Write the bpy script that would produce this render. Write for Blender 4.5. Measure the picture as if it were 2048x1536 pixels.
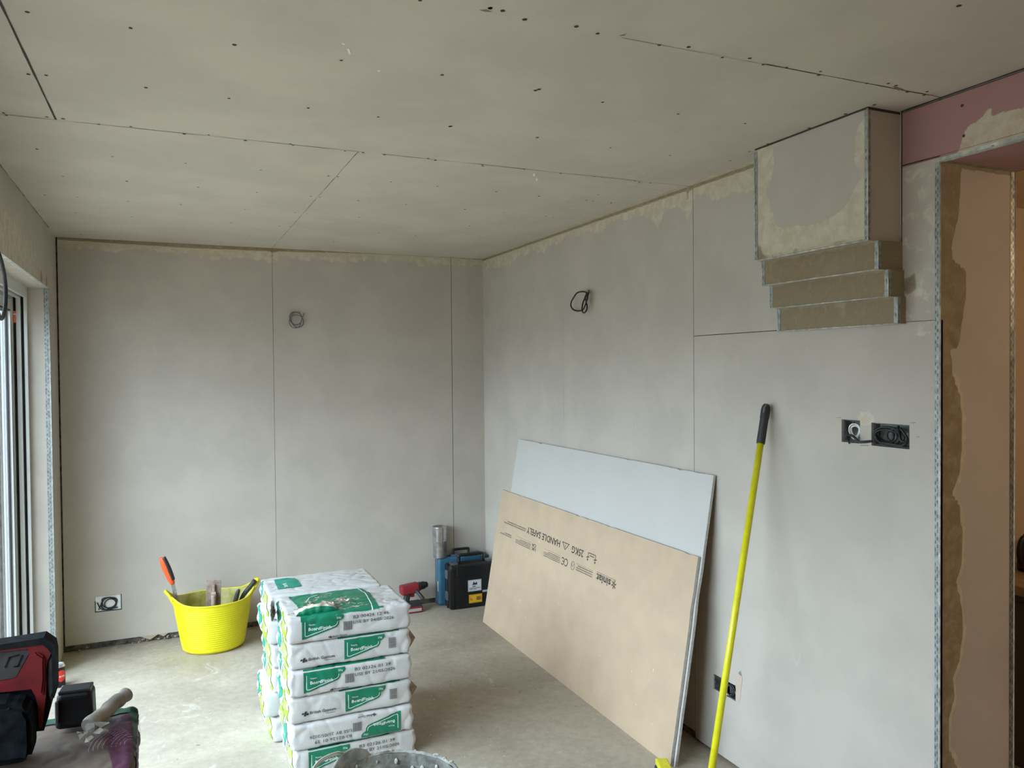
import bpy, bmesh, math, random
import numpy as np
from mathutils import Vector, Matrix, noise
from mathutils.bvhtree import BVHTree
from mathutils.geometry import tessellate_polygon

for o in list(bpy.data.objects): bpy.data.objects.remove(o)
SC = bpy.context.scene
COL = SC.collection
PI = math.pi
random.seed(7)

# ------------------------------------------------------------------ camera, exposure
cam = bpy.data.cameras.new('camera'); camo = bpy.data.objects.new('camera', cam); COL.objects.link(camo)
cam.sensor_width = 36.0; cam.lens = 1575.54 / 2048 * 36.0; cam.clip_start = 0.02; cam.clip_end = 200
ax_ = [[0.91357, -0.40657, -0.00895], [0.01581, 0.0135, 0.99978], [-0.40637, -0.91352, 0.01876]]
camo.matrix_world = Matrix(((ax_[0][0], ax_[1][0], ax_[2][0], (0.5424, -5.1969, 1.6188)[0]),
                            (ax_[0][1], ax_[1][1], ax_[2][1], (0.5424, -5.1969, 1.6188)[1]),
                            (ax_[0][2], ax_[1][2], ax_[2][2], (0.5424, -5.1969, 1.6188)[2]), (0, 0, 0, 1)))
SC.camera = camo
SC.view_settings.view_transform = 'Standard'; SC.view_settings.look = 'None'
SC.view_settings.gamma = 1; SC.view_settings.use_curve_mapping = False
SC.view_settings.exposure = -0.05
SC.cycles.diffuse_bounces = 7; SC.cycles.max_bounces = 12
SC.cycles.sample_clamp_indirect = 8

# ------------------------------------------------------------------ sky (overcast) and large lights
wd = bpy.data.worlds.new('world'); SC.world = wd; wd.use_nodes = True
nt = wd.node_tree; nt.nodes.clear()
wo = nt.nodes.new('ShaderNodeOutputWorld'); bg = nt.nodes.new('ShaderNodeBackground')
tc = nt.nodes.new('ShaderNodeTexCoord'); sx = nt.nodes.new('ShaderNodeSeparateXYZ'); cr = nt.nodes.new('ShaderNodeValToRGB')
nt.links.new(tc.outputs['Generated'], sx.inputs[0]); nt.links.new(sx.outputs['Z'], cr.inputs[0])
cr.color_ramp.elements[0].position = 0.0; cr.color_ramp.elements[0].color = (0.56, 0.69, 0.83, 1)
cr.color_ramp.elements[1].position = 0.8; cr.color_ramp.elements[1].color = (0.79, 0.97, 1.20, 1)
nt.links.new(cr.outputs[0], bg.inputs[0]); bg.inputs[1].default_value = 7.2
nt.links.new(bg.outputs[0], wo.inputs[0])

W = 2.636; H = 2.4          # back wall width, ceiling height
OPL = -0.352                # left opening, far edge
OPN = -4.50                 # left opening, near edge
HEAD = 2.073
DY = -3.59                  # doorway far edge
DYN = -4.9
DH = 2.215
BX = 2.97                   # far side of the doorway wall
YB = -8.0

def area(name, loc, rot, sx_, sy_, power, color, portal=False):
    l = bpy.data.lights.new(name, 'AREA'); l.shape = 'RECTANGLE'; l.size = sx_; l.size_y = sy_; l.energy = power; l.color = color
    if portal: l.cycles.is_portal = True
    o = bpy.data.objects.new(name, l); COL.objects.link(o); o.location = loc; o.rotation_euler = rot; return o
# portal only guides sampling of the sky through the patio door opening
area('patio_door_sky_portal', (-0.26, (OPL+OPN)/2, HEAD/2), (0, -PI/2, 0), HEAD, abs(OPN-OPL), 1, (1, 1, 1), True)
# hazy sun behind thin cloud: a broad bright patch of sky to the left of the camera
sl = bpy.data.lights.new('hazy_sun', 'SUN'); sl.energy = 8.2; sl.angle = math.radians(62); sl.color = (0.82, 1.0, 1.13)
so = bpy.data.objects.new('hazy_sun', sl); COL.objects.link(so); so.rotation_euler = Vector((-0.78, -0.25, 0.52)).to_track_quat('Z', 'Y').to_euler()
# kitchen pendant beyond the doorway and an unseen fill lamp added behind the camera to warm the ceiling
pl = bpy.data.lights.new('kitchen_lamp_light', 'POINT'); pl.energy = 24; pl.color = (1.0, 0.76, 0.50); pl.shadow_soft_size = 0.08
po = bpy.data.objects.new('kitchen_lamp_light', pl); COL.objects.link(po); po.location = (4.1, -4.9, 2.1)
p2 = bpy.data.lights.new('added_warm_fill_light', 'POINT'); p2.energy = 20; p2.color = (1.0, 0.74, 0.46); p2.shadow_soft_size = 0.1
p2o = bpy.data.objects.new('added_warm_fill_light', p2); COL.objects.link(p2o); p2o.location = (1.5, -6.8, 2.2)

# ------------------------------------------------------------------ materials
MATS = {}
def mat(name, col, rough=0.6, metal=0.0, var=0.0, vscale=20.0, bump=0.0, bscale=60.0, bdist=0.002, spec=0.5, coat=0.0, trans=0.0, col2=None, v2scale=4.0, emit=None):
    if name in MATS: return MATS[name]
    m = bpy.data.materials.new(name); m.use_nodes = True; n = m.node_tree; b = n.nodes['Principled BSDF']
    b.inputs['Roughness'].default_value = rough; b.inputs['Metallic'].default_value = metal
    b.inputs['Specular IOR Level'].default_value = spec; b.inputs['Coat Weight'].default_value = coat
    b.inputs['Base Color'].default_value = (*col, 1)
    if trans: b.inputs['Transmission Weight'].default_value = trans
    if emit: b.inputs['Emission Color'].default_value = (*emit[0], 1); b.inputs['Emission Strength'].default_value = emit[1]
    t = n.nodes.new('ShaderNodeTexCoord')
    if var or col2:
        ns = n.nodes.new('ShaderNodeTexNoise'); ns.inputs['Scale'].default_value = vscale; ns.inputs['Detail'].default_value = 5
        n.links.new(t.outputs['Object'], ns.inputs['Vector'])
        r = n.nodes.new('ShaderNodeValToRGB')
        c0 = tuple(max(0, c*(1-var)) for c in col); c1 = col2 if col2 else tuple(min(1, c*(1+var)) for c in col)
        r.color_ramp.elements[0].position = 0.35; r.color_ramp.elements[0].color = (*c0, 1)
        r.color_ramp.elements[1].position = 0.68; r.color_ramp.elements[1].color = (*c1, 1)
        n.links.new(ns.outputs['Fac'], r.inputs[0]); n.links.new(r.outputs[0], b.inputs['Base Color'])
    if bump:
        nb = n.nodes.new('ShaderNodeTexNoise'); nb.inputs['Scale'].default_value = bscale; nb.inputs['Detail'].default_value = 4
        n.links.new(t.outputs['Object'], nb.inputs['Vector'])
        bp = n.nodes.new('ShaderNodeBump'); bp.inputs['Strength'].default_value = bump; bp.inputs['Distance'].default_value = bdist
        n.links.new(nb.outputs['Fac'], bp.inputs['Height']); n.links.new(bp.outputs[0], b.inputs['Normal'])
    MATS[name] = m; return m

def board_material(name, base, tint=(0.47, 0.45, 0.41)):
    """plasterboard paper; the point attribute 'patch' carries R pale filler, G damp brown filler, B pink board"""
    m = bpy.data.materials.new(name); m.use_nodes = True; n = m.node_tree; L = n.links; b = n.nodes['Principled BSDF']
    b.inputs['Roughness'].default_value = 0.75; b.inputs['Specular IOR Level'].default_value = 0.25
    t = n.nodes.new('ShaderNodeTexCoord')
    at = n.nodes.new('ShaderNodeAttribute'); at.attribute_name = 'patch'
    sp = n.nodes.new('ShaderNodeSeparateColor'); L.new(at.outputs['Color'], sp.inputs[0])
    def noise_(scale, det=6, rough=0.6, dist=0.0, stretch=None):
        x = n.nodes.new('ShaderNodeTexNoise'); x.inputs['Scale'].default_value = scale; x.inputs['Detail'].default_value = det
        x.inputs['Roughness'].default_value = rough; x.inputs['Distortion'].default_value = dist
        if stretch:
            mp = n.nodes.new('ShaderNodeMapping'); mp.inputs['Scale'].default_value = stretch
            L.new(t.outputs['Object'], mp.inputs[0]); L.new(mp.outputs[0], x.inputs['Vector'])
        else: L.new(t.outputs['Object'], x.inputs['Vector'])
        return x.outputs['Fac']
    def math_(op, a, b_, c=None):
        x = n.nodes.new('ShaderNodeMath'); x.operation = op
        for i, v in enumerate((a, b_, c)):
            if v is None: continue
            if isinstance(v, (int, float)): x.inputs[i].default_value = v
            else: L.new(v, x.inputs[i])
        return x.outputs[0]
    def step(v, lo, hi):
        x = n.nodes.new('ShaderNodeMapRange'); x.interpolation_type = 'SMOOTHSTEP'
        x.inputs['From Min'].default_value = lo; x.inputs['From Max'].default_value = hi; L.new(v, x.inputs['Value']); return x.outputs[0]
    def mix(f, a, b_):
        x = n.nodes.new('ShaderNodeMix'); x.data_type = 'RGBA'
        if isinstance(f, float): x.inputs[0].default_value = f
        else: L.new(f, x.inputs[0])
        for i, v in ((6, a), (7, b_)):
            if isinstance(v, tuple): x.inputs[i].default_value = (*v, 1)
            else: L.new(v, x.inputs[i])
        return x.outputs[2]
    n1 = noise_(22, 8, 0.65, 0.4); n2 = noise_(3.0, 4); n3 = noise_(70, 5, 0.7); n4 = noise_(9, 6, 0.7, 1.5, (1, 1, 0.35)); n5 = noise_(40, 3, 0.6, 0.0, (0.12, 0.12, 2.5))
    c0 = mix(step(n2, 0.38, 0.64), tuple(c*0.95 for c in base), tuple(min(1, c*1.04) for c in base))
    # faint dusty rub marks
    c0 = mix(math_('MULTIPLY', step(n4, 0.66, 0.74), 0.16), c0, (0.72, 0.70, 0.64))
    pinkc = (0.36, 0.20, 0.19)
    c0 = mix(step(sp.outputs[2], 0.45, 0.55), c0, pinkc)
    thr = math_('ADD', sp.outputs[0], math_('MULTIPLY', math_('SUBTRACT', n1, 0.5), 1.1))
    pale = mix(step(n1, 0.36, 0.66), (0.50, 0.435, 0.30), (0.62, 0.575, 0.47))
    c1 = mix(math_('MULTIPLY', step(thr, 0.44, 0.60), 0.78), c0, pale)
    thg = math_('ADD', sp.outputs[1], math_('MULTIPLY', math_('SUBTRACT', n1, 0.5), 0.8))
    brown = mix(step(n1, 0.40, 0.66), (0.21, 0.155, 0.085), (0.30, 0.235, 0.145))
    c2 = mix(math_('MULTIPLY', step(thg, 0.46, 0.62), 0.85), c1, brown)
    L.new(c2, b.inputs['Base Color'])
    bp = n.nodes.new('ShaderNodeBump'); bp.inputs['Strength'].default_value = 0.35; bp.inputs['Distance'].default_value = 0.002
    L.new(math_('ADD', math_('MULTIPLY', step(thr, 0.42, 0.6), 0.8), math_('MULTIPLY', n3, 0.15)), bp.inputs['Height'])
    L.new(bp.outputs[0], b.inputs['Normal'])
    return m

BOARD = board_material('plasterboard_grey', (0.47, 0.425, 0.37))
CEILB = board_material('plasterboard_ceiling', (0.55, 0.50, 0.425))
JAMBB = board_material('plasterboard_jamb', (0.47, 0.42, 0.37))
SEAM = mat('board_seam_dark', (0.05, 0.042, 0.035), 0.9)  # plain dark tone for board joints, gaps and screw dots
SEAML = mat('board_seam_faint', (0.22, 0.19, 0.16), 0.9)
GAPM = mat('rough_masonry', (0.10, 0.09, 0.075), 0.95, var=0.5, vscale=30, bump=0.8, bscale=50, bdist=0.01)
EDGE = mat('board_edge_gypsum', (0.44, 0.44, 0.41), 0.85, var=0.15, vscale=80, bump=0.5, bscale=120)
GALV = mat('galvanised_bead', (0.32, 0.34, 0.33), 0.5, 0.5, var=0.3, vscale=60)
SLOT = mat('bead_slot_dark', (0.05, 0.055, 0.055), 0.8)
NOSE = mat('bead_nose_smeared', (0.52, 0.53, 0.48), 0.5, 0.2, var=0.3, vscale=40)
BLACKC = mat('black_cable', (0.012, 0.012, 0.013), 0.45)
GREYC = mat('grey_cable', (0.13, 0.135, 0.13), 0.5)
WHITEC = mat('white_cable', (0.72, 0.72, 0.68), 0.5)

# ------------------------------------------------------------------ helpers
def link(name, bm, mats, parent=None, smooth=False, loc=None):
    me = bpy.data.meshes.new(name); bm.to_mesh(me); bm.free()
    for m in (mats if isinstance(mats, (list, tuple)) else [mats]): me.materials.append(m)
    if smooth:
        for pl_ in me.polygons: pl_.use_smooth = True
    o = bpy.data.objects.new(name, me); COL.objects.link(o)
    if loc is not None: o.location = loc
    if parent is not None: o.parent = parent
    return o
def tag(o, label=None, cat=None, group=None, kind=None):
    if label: o['label'] = label
    if cat: o['category'] = cat
    if group: o['group'] = group
    if kind: o['kind'] = kind
    return o
def thing(name, label, cat, loc=(0, 0, 0), rz=0.0, group=None, rot=None):
    o = bpy.data.objects.new(name, None); COL.objects.link(o); o.location = loc
    o.rotation_euler = rot if rot else (0, 0, rz); o.empty_display_size = 0.05
    return tag(o, label, cat, group)
def box(bm, x0, x1, y0, y1, z0, z1, mi=0, M=None):
    vs = [bm.verts.new(Vector(c) if M is None else M @ Vector(c)) for c in
          ((x0,y0,z0),(x1,y0,z0),(x1,y1,z0),(x0,y1,z0),(x0,y0,z1),(x1,y0,z1),(x1,y1,z1),(x0,y1,z1))]
    for f in ((0,3,2,1),(4,5,6,7),(0,1,5,4),(1,2,6,5),(2,3,7,6),(3,0,4,7)):
        fc = bm.faces.new([vs[i] for i in f]); fc.material_index = mi
    return vs
def bbox(x0, x1, y0, y1, z0, z1, bev=0.004, seg=2, M=None):
    bm = bmesh.new(); box(bm, x0, x1, y0, y1, z0, z1, M=M)
    if bev: bmesh.ops.bevel(bm, geom=list(bm.edges), offset=bev, segments=seg, profile=0.5, affect='EDGES')
    return bm
def merge(dst, src, mi=None):
    me = bpy.data.meshes.new('tmp'); src.to_mesh(me); src.free()
    n0 = len(dst.faces); dst.from_mesh(me); bpy.data.meshes.remove(me)
    if mi is not None:
        dst.faces.ensure_lookup_table()
        for f in dst.faces[n0:]: f.material_index = mi
def quad(bm, a, b, c, d, mi=0):
    f = bm.faces.new([bm.verts.new(Vector(v)) for v in (a, b, c, d)]); f.material_index = mi; return f
def catmull(pts, k=8, closed=False):
    P = [Vector(p) for p in pts]; out = []; n = len(P)
    for i in range(n if closed else n-1):
        p0 = P[(i-1) % n] if closed or i > 0 else P[0]*2-P[1]
        p1 = P[i]; p2 = P[(i+1) % n]
        p3 = P[(i+2) % n] if closed or i+2 < n else P[-1]*2-P[-2]
        for j in range(k):
            t = j/k
            out.append(0.5*((2*p1)+(-p0+p2)*t+(2*p0-5*p1+4*p2-p3)*t*t+(-p0+3*p1-3*p2+p3)*t*t*t))
    if not closed: out.append(P[-1])
    return out
def tube(bm, pts, r, seg=10, closed=False, mi=0, caps=True):
    P = [Vector(p) for p in pts]; n = len(P); rings = []; up = Vector((0.13, 0.27, 0.95)).normalized()
    for i, p in enumerate(P):
        a = P[(i-1) % n] if closed or i > 0 else p; b = P[(i+1) % n] if closed or i < n-1 else p
        t = (b-a).normalized()
        x = up.cross(t)
        if x.length < 1e-3: x = Vector((1, 0, 0)).cross(t)
        x.normalize(); y = t.cross(x); up = y.copy() if False else (up - t*up.dot(t)).normalized() if (up - t*up.dot(t)).length > 1e-3 else y
        rr = r[i] if isinstance(r, (list, tuple)) else r
        rings.append([bm.verts.new(p+(x*math.cos(2*PI*k/seg)+y*math.sin(2*PI*k/seg))*rr) for k in range(seg)])
    for i in range(n if closed else n-1):
        A = rings[i]; B = rings[(i+1) % n]
        for k in range(seg):
            f = bm.faces.new((A[k], A[(k+1) % seg], B[(k+1) % seg], B[k])); f.smooth = True; f.material_index = mi
    if not closed and caps:
        for R_ in (rings[0][::-1], rings[-1]):
            f = bm.faces.new(R_); f.material_index = mi
def lathe(bm, prof, seg=32, c=(0, 0, 0), mi=0, sx=1.0, sy=1.0, cap0=False, cap1=False, M=None):
    rings = []
    for r, z in prof:
        ring = []
        for k in range(seg):
            v = Vector((c[0]+r*sx*math.cos(2*PI*k/seg), c[1]+r*sy*math.sin(2*PI*k/seg), c[2]+z))
            ring.append(bm.verts.new(M @ v if M is not None else v))
        rings.append(ring)
    for A, B in zip(rings, rings[1:]):
        for k in range(seg):
            f = bm.faces.new((A[k], A[(k+1) % seg], B[(k+1) % seg], B[k])); f.smooth = True; f.material_index = mi
    if cap0: bm.faces.new(rings[0][::-1]).material_index = mi
    if cap1: bm.faces.new(rings[-1]).material_index = mi
def disc(bm, c, n, r, seg=10, mi=0, sx=1.0):
    n = Vector(n).normalized(); x = n.orthogonal().normalized(); y = n.cross(x)
    f = bm.faces.new([bm.verts.new(Vector(c)+x*r*sx*math.cos(2*PI*k/seg)+y*r*math.sin(2*PI*k/seg)) for k in range(seg)]); f.material_index = mi
def rot_to(d):
    return Vector((0, 0, 1)).rotation_difference(Vector(d).normalized()).to_matrix().to_4x4()

def sdf(poly, U, V):
    """signed distance, positive inside, vectorised"""
    P = np.array(poly, float); d = np.full(U.shape, 1e9); ins = np.zeros(U.shape, bool)
    for i in range(len(P)):
        a = P[i]; b = P[(i+1) % len(P)]; e = b-a; L2 = e@e+1e-12
        t = np.clip(((U-a[0])*e[0]+(V-a[1])*e[1])/L2, 0, 1)
        d = np.minimum(d, np.hypot(U-a[0]-t*e[0], V-a[1]-t*e[1]))
        c = (a[1] > V) != (b[1] > V)
        with np.errstate(divide='ignore', invalid='ignore'):
            xi = (b[0]-a[0])*(V-a[1])/(b[1]-a[1]+1e-15)+a[0]
        ins ^= c & (U < xi)
    return np.where(ins, d, -d)
def lines(lo, hi, stepv, extra=()):
    k = max(1, int(round((hi-lo)/stepv))); s = set(round(lo+(hi-lo)*i/k, 4) for i in range(k+1))
    ex = [round(e, 4) for e in extra if lo < e < hi]
    s = set(v for v in s if v in (round(lo, 4), round(hi, 4)) or all(abs(v-e) > stepv*0.3 for e in ex)) | set(ex)
    return sorted(s)
def surface(bm, axis, val, u0, u1, v0, v1, flip=False, holes=(), patch=None, stepv=0.02, mi=0, depth=0.0, dmi=1):
    """gridded face of a board on plane axis=val; u,v are the two other axes in xyz order. patch(U,V)->R,G,B arrays of the attribute"""
    ul = lines(u0, u1, stepv, [h[0] for h in holes]+[h[1] for h in holes]); vl = lines(v0, v1, stepv, [h[2] for h in holes]+[h[3] for h in holes])
    lay = bm.verts.layers.float_color.get('patch') or bm.verts.layers.float_color.new('patch')
    U, V = np.meshgrid(np.array(ul), np.array(vl), indexing='ij')
    R_, G_, B_ = patch(U, V) if patch else (np.zeros_like(U),)*3
    R_, G_, B_ = [np.clip(np.broadcast_to(q, U.shape), 0, 1) for q in (R_, G_, B_)]
    G = []
    for i, u in enumerate(ul):
        row = []
        for j, v in enumerate(vl):
            c = [u, v]; c.insert(axis, val); w = bm.verts.new(c); w[lay] = (R_[i, j], G_[i, j], B_[i, j], 1); row.append(w)
        G.append(row)
    for i in range(len(ul)-1):
        for j in range(len(vl)-1):
            um = (ul[i]+ul[i+1])/2; vm = (vl[j]+vl[j+1])/2
            if any(h[0] < um < h[1] and h[2] < vm < h[3] for h in holes): continue
            q = (G[i][j], G[i+1][j], G[i+1][j+1], G[i][j+1])
            f = bm.faces.new(q[::-1] if flip else q); f.material_index = mi
    if depth:
        def wall(a, b):
            c0 = list(a.co); c1 = list(b.co); d0 = list(c0); d1 = list(c1); d0[axis] += depth; d1[axis] += depth
            quad(bm, c0, c1, d1, d0, dmi)
        k = lambda lst, x: min(range(len(lst)), key=lambda q: abs(lst[q]-x))
        for h in list(holes)+[(u0, u1, v0, v1)]:
            a, b, c, d = k(ul, h[0]), k(ul, h[1]), k(vl, h[2]), k(vl, h[3])
            wall(G[a][c], G[b][c]); wall(G[a][d], G[b][d]); wall(G[a][c], G[a][d]); wall(G[b][c], G[b][d])
    return bm
def cl(d, w): return 0.5+d/(2*w)
def strip(bm, a, b, w, n, mi, wob=0.0, off=0.0007):
    """thin dark line (joint between boards) lying on a face with normal n"""
    a = Vector(a); b = Vector(b); n = Vector(n); t = (b-a).normalized(); s = n.cross(t); L = (b-a).length; k = max(1, int(L/0.05)); prev = None
    for i in range(k+1):
        p = a+t*(L*i/k)+n*off; ww = w*(1+wob*math.sin(i*2.3+a.x*7)*0.5+wob*0.5*math.sin(i*0.7+1)) / 2; o = s*wob*0.0006*math.sin(i*1.7)
        cur = (bm.verts.new(p-s*ww+o), bm.verts.new(p+s*ww+o))
        if prev: f = bm.faces.new((prev[0], prev[1], cur[1], cur[0])); f.material_index = mi
        prev = cur

def decal(o, b, m):
    """print, stain or crust that belongs to a surface: its faces join the part's own mesh"""
    if o.data.users > 1: o.data = o.data.copy()
    me = o.data
    if m.name not in [q.name for q in me.materials]: me.materials.append(m)
    idx = [q.name for q in me.materials].index(m.name)
    D = bmesh.new(); D.from_mesh(me); merge(D, b, idx); D.to_mesh(me); D.free()

# ------------------------------------------------------------------ floor
def floor_material():
    m = bpy.data.materials.new('concrete_screed'); m.use_nodes = True; n = m.node_tree; L = n.links; b = n.nodes['Principled BSDF']
    t = n.nodes.new('ShaderNodeTexCoord')
    def nz(s, d=6, r=0.6, di=0.0):
        x = n.nodes.new('ShaderNodeTexNoise'); x.inputs['Scale'].default_value = s; x.inputs['Detail'].default_value = d; x.inputs['Roughness'].default_value = r; x.inputs['Distortion'].default_value = di
        L.new(t.outputs['Object'], x.inputs['Vector']); return x.outputs['Fac']
    def ramp(f, p0, c0, p1, c1):
        x = n.nodes.new('ShaderNodeValToRGB'); x.color_ramp.elements[0].position = p0; x.color_ramp.elements[0].color = (*c0, 1)
        x.color_ramp.elements[1].position = p1; x.color_ramp.elements[1].color = (*c1, 1); L.new(f, x.inputs[0]); return x.outputs[0]
    def mx(f, a, c, k='MIX'):
        x = n.nodes.new('ShaderNodeMix'); x.data_type = 'RGBA'; x.blend_type = k
        if isinstance(f, float): x.inputs[0].default_value = f
        else: L.new(f, x.inputs[0])
        L.new(a, x.inputs[6])
        if isinstance(c, tuple): x.inputs[7].default_value = (*c, 1)
        else: L.new(c, x.inputs[7])
        return x.outputs[2]
    base = ramp(nz(1.6, 8, 0.62, 0.6), 0.34, (0.31, 0.265, 0.205), 0.68, (0.455, 0.40, 0.32))
    fine = ramp(nz(26, 8, 0.7), 0.38, (0.86, 0.85, 0.84), 0.62, (1.05, 1.05, 1.05))
    c = mx(0.8, base, fine, 'MULTIPLY')
    c = mx(ramp(nz(5.5, 8, 0.7, 1.2), 0.60, (0, 0, 0), 0.72, (0.6, 0.6, 0.6)), c, (0.60, 0.57, 0.51))
    c = mx(ramp(nz(60, 3, 0.5), 0.70, (0, 0, 0), 0.74, (0.8, 0.8, 0.8)), c, (0.70, 0.68, 0.64))
    c = mx(ramp(nz(34, 2, 0.5), 0.24, (0.7, 0.7, 0.7), 0.29, (0, 0, 0)), c, (0.13, 0.11, 0.09))
    L.new(c, b.inputs['Base Color']); b.inputs['Roughness'].default_value = 0.6; b.inputs['Specular IOR Level'].default_value = 0.35
    bp = n.nodes.new('ShaderNodeBump'); bp.inputs['Strength'].default_value = 0.4; bp.inputs['Distance'].default_value = 0.003
    L.new(nz(30, 6, 0.6), bp.inputs['Height']); L.new(bp.outputs[0], b.inputs['Normal'])
    return m
FLOORM = floor_material()
bm = bmesh.new(); box(bm, -0.35, 6.5, YB-0.1, 0.12, -0.1, 0)
tag(link('floor', bm, FLOORM), kind='structure')

# ------------------------------------------------------------------ ceiling
SCR1 = [(0.290,-3.206),(0.491,-3.204),(0.714,-3.197),(0.968,-3.201),(1.234,-3.205),(1.204,-3.612),(1.054,-3.587),(0.238,-2.796),(0.279,-2.804),(0.516,-2.805),(0.731,-2.802),(0.953,-2.803),(1.165,-2.802),(1.401,-2.796),(0.123,-2.412),(0.127,-2.390),(0.236,-2.419),(0.279,-2.417),(0.375,-2.399),(0.466,-2.412),(0.623,-2.390),(0.697,-2.409),(0.814,-2.387),(0.960,-2.406),(0.970,-2.392),(1.151,-2.386),(1.215,-2.389),(1.293,-2.392),(1.454,-2.404),(1.487,-2.389),(1.673,-2.396),(1.683,-2.376),(0.159,-2.009),(0.394,-2.003),(0.638,-2.000),(0.907,-2.000),(1.166,-2.004),(1.203,-2.006),(1.423,-2.001),(1.627,-1.998),(1.899,-1.998),(0.198,-1.607),(0.426,-1.611),(0.697,-1.608),(0.934,-1.598),(1.164,-1.606),(1.206,-1.602),(1.381,-1.594),(1.608,-1.591),(1.905,-1.586),(0.089,-1.206),(0.214,-1.208),(0.416,-1.195),(0.638,-1.203),(0.923,-1.200),(1.157,-1.210),(1.214,-1.206),(1.474,-1.207),(0.174,-0.812),(0.418,-0.801),(0.888,-0.814),(1.138,-0.806),(1.190,-0.810),(2.085,-1.180),(0.541,-0.424),(1.020,-0.411),(0.139,-0.143),(1.504,-0.409),(1.680,-0.795),(1.905,-0.777),(0.020,-0.827)]
SCR2 = [(1.204,-3.611),(1.234,-3.610),(1.296,-3.590),(1.420,-3.603),(1.484,-3.589),(1.655,-3.590),(1.728,-3.608),(1.846,-3.588),(1.914,-3.611),(1.975,-3.591),(2.045,-3.599),(2.149,-3.613),(2.164,-3.592),(2.335,-3.596),(2.391,-3.619),(2.425,-3.616),(2.498,-3.592),(2.549,-3.615),(2.567,-3.591),(2.648,-3.583),(2.138,-4.017),(1.513,-3.195),(1.518,-3.207),(1.737,-3.183),(2.008,-3.179),(2.264,-3.183),(1.402,-2.798),(1.713,-2.793),(2.006,-2.782),(2.263,-2.776),(2.520,-2.800),(1.674,-2.392),(1.849,-2.395),(2.012,-2.389),(2.163,-2.396),(2.360,-2.392),(2.390,-2.378),(2.439,-2.387),(1.898,-1.997),(2.113,-1.986),(2.357,-1.987),(2.395,-1.983),(2.493,-1.982),(1.904,-1.590),(2.500,-2.929),(2.493,-3.032),(2.492,-3.226),(2.489,-3.378),(2.502,-3.475)]
SCR3 = [(2.353,-1.173),(2.502,-0.777),(2.109,-1.588),(2.350,-1.578),(2.398,-1.564),(2.486,-1.578),(1.899,-1.995),(2.114,-1.983),(2.348,-2.110),(2.495,-1.977)]
def ceil_patch(U, V):
    d = np.minimum(U-(W-0.035), 9)             # filler along the right wall
    d = np.where(V < -2.96, -0.5, d)
    e = V-(-0.012)
    smear = sdf([(2.05, -0.25), (2.62, -0.05), (2.62, -2.5), (2.42, -2.3)], U, V)
    R_ = np.maximum(np.maximum(cl(d, 0.03), cl(e, 0.02)), np.clip(cl(smear, 0.9), 0, 0.40))
    G_ = np.maximum(cl(U-(W-0.004), 0.012), cl(V+0.004, 0.02))
    G_ = np.where(V < -2.96, 0, G_)
    return R_, G_, 0*U
bm = bmesh.new()
surface(bm, 2, H, -0.02, W+0.02, YB, 0.02, flip=True, patch=ceil_patch, stepv=0.03)
box(bm, -0.3, W+0.35, YB-0.1, 0.12, H+0.012, H+0.1, 1)
dn = (0, 0, -1)
strip(bm, (0.03, -2.397, H), (1.22, -2.397, H), 0.0022, dn, 2, 0.8); strip(bm, (1.28, -2.397, H), (W, -2.397, H), 0.0022, dn, 2, 0.8)
strip(bm, (1.98, -3.595, H), (W, -3.597, H), 0.003, dn, 2, 0.8); strip(bm, (1.55, -3.59, H), (1.98, -3.595, H), 0.0012, dn, 3, 0.8)
strip(bm, (0.258, -2.40, H), (0.235, -3.9, H), 0.0055, dn, 2, 0.3)
strip(bm, (1.196, -0.01, H), (1.196, -2.397, H), 0.0016, dn, 2, 0.8)
strip(bm, (W-0.004, -3.46, H), (W-0.004, -7.9, H), 0.009, dn, 2, 0.3)
strip(bm, (0.004, -0.32, H), (0.004, -5.5, H), 0.004, dn, 3, 0.8)
for x, y in SCR1+SCR2+SCR3:
    disc(bm, (x, y, H-0.0009), (0, 0, -1), random.uniform(0.0042, 0.006), 10, 2, 1.0)
for pts in ([(0.947,-3.307),(0.955,-3.305),(0.956,-3.298),(0.950,-3.299)], [(0.965,-3.279),(0.970,-3.284),(0.982,-3.250),(0.978,-3.246)], [(1.067,-3.173),(1.075,-3.174),(1.077,-3.164),(1.071,-3.163)], [(1.912,-2.339),(1.916,-2.350),(1.936,-2.314),(1.930,-2.307)], [(1.956,-2.277),(1.966,-2.276),(1.982,-2.236),(1.973,-2.243)]):
    f = bm.faces.new([bm.verts.new((x, y, H-0.0008)) for x, y in pts]); f.material_index = 4
for pts in ([(1.186,-3.594),(1.200,-3.601),(1.216,-3.596),(1.200,-3.591)], [(1.535,-3.597),(1.542,-3.608),(1.546,-3.618),(1.548,-3.603)], [(2.418,-3.609),(2.446,-3.606),(2.473,-3.603),(2.465,-3.590)]):
    f = bm.faces.new([bm.verts.new((x, y, H-0.0008)) for x, y in pts]); f.material_index = 3
tag(link('ceiling', bm, [CEILB, GAPM, SEAM, SEAML, mat('plaster_fleck', (0.8, 0.78, 0.72), 0.8)]), kind='structure')

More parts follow.
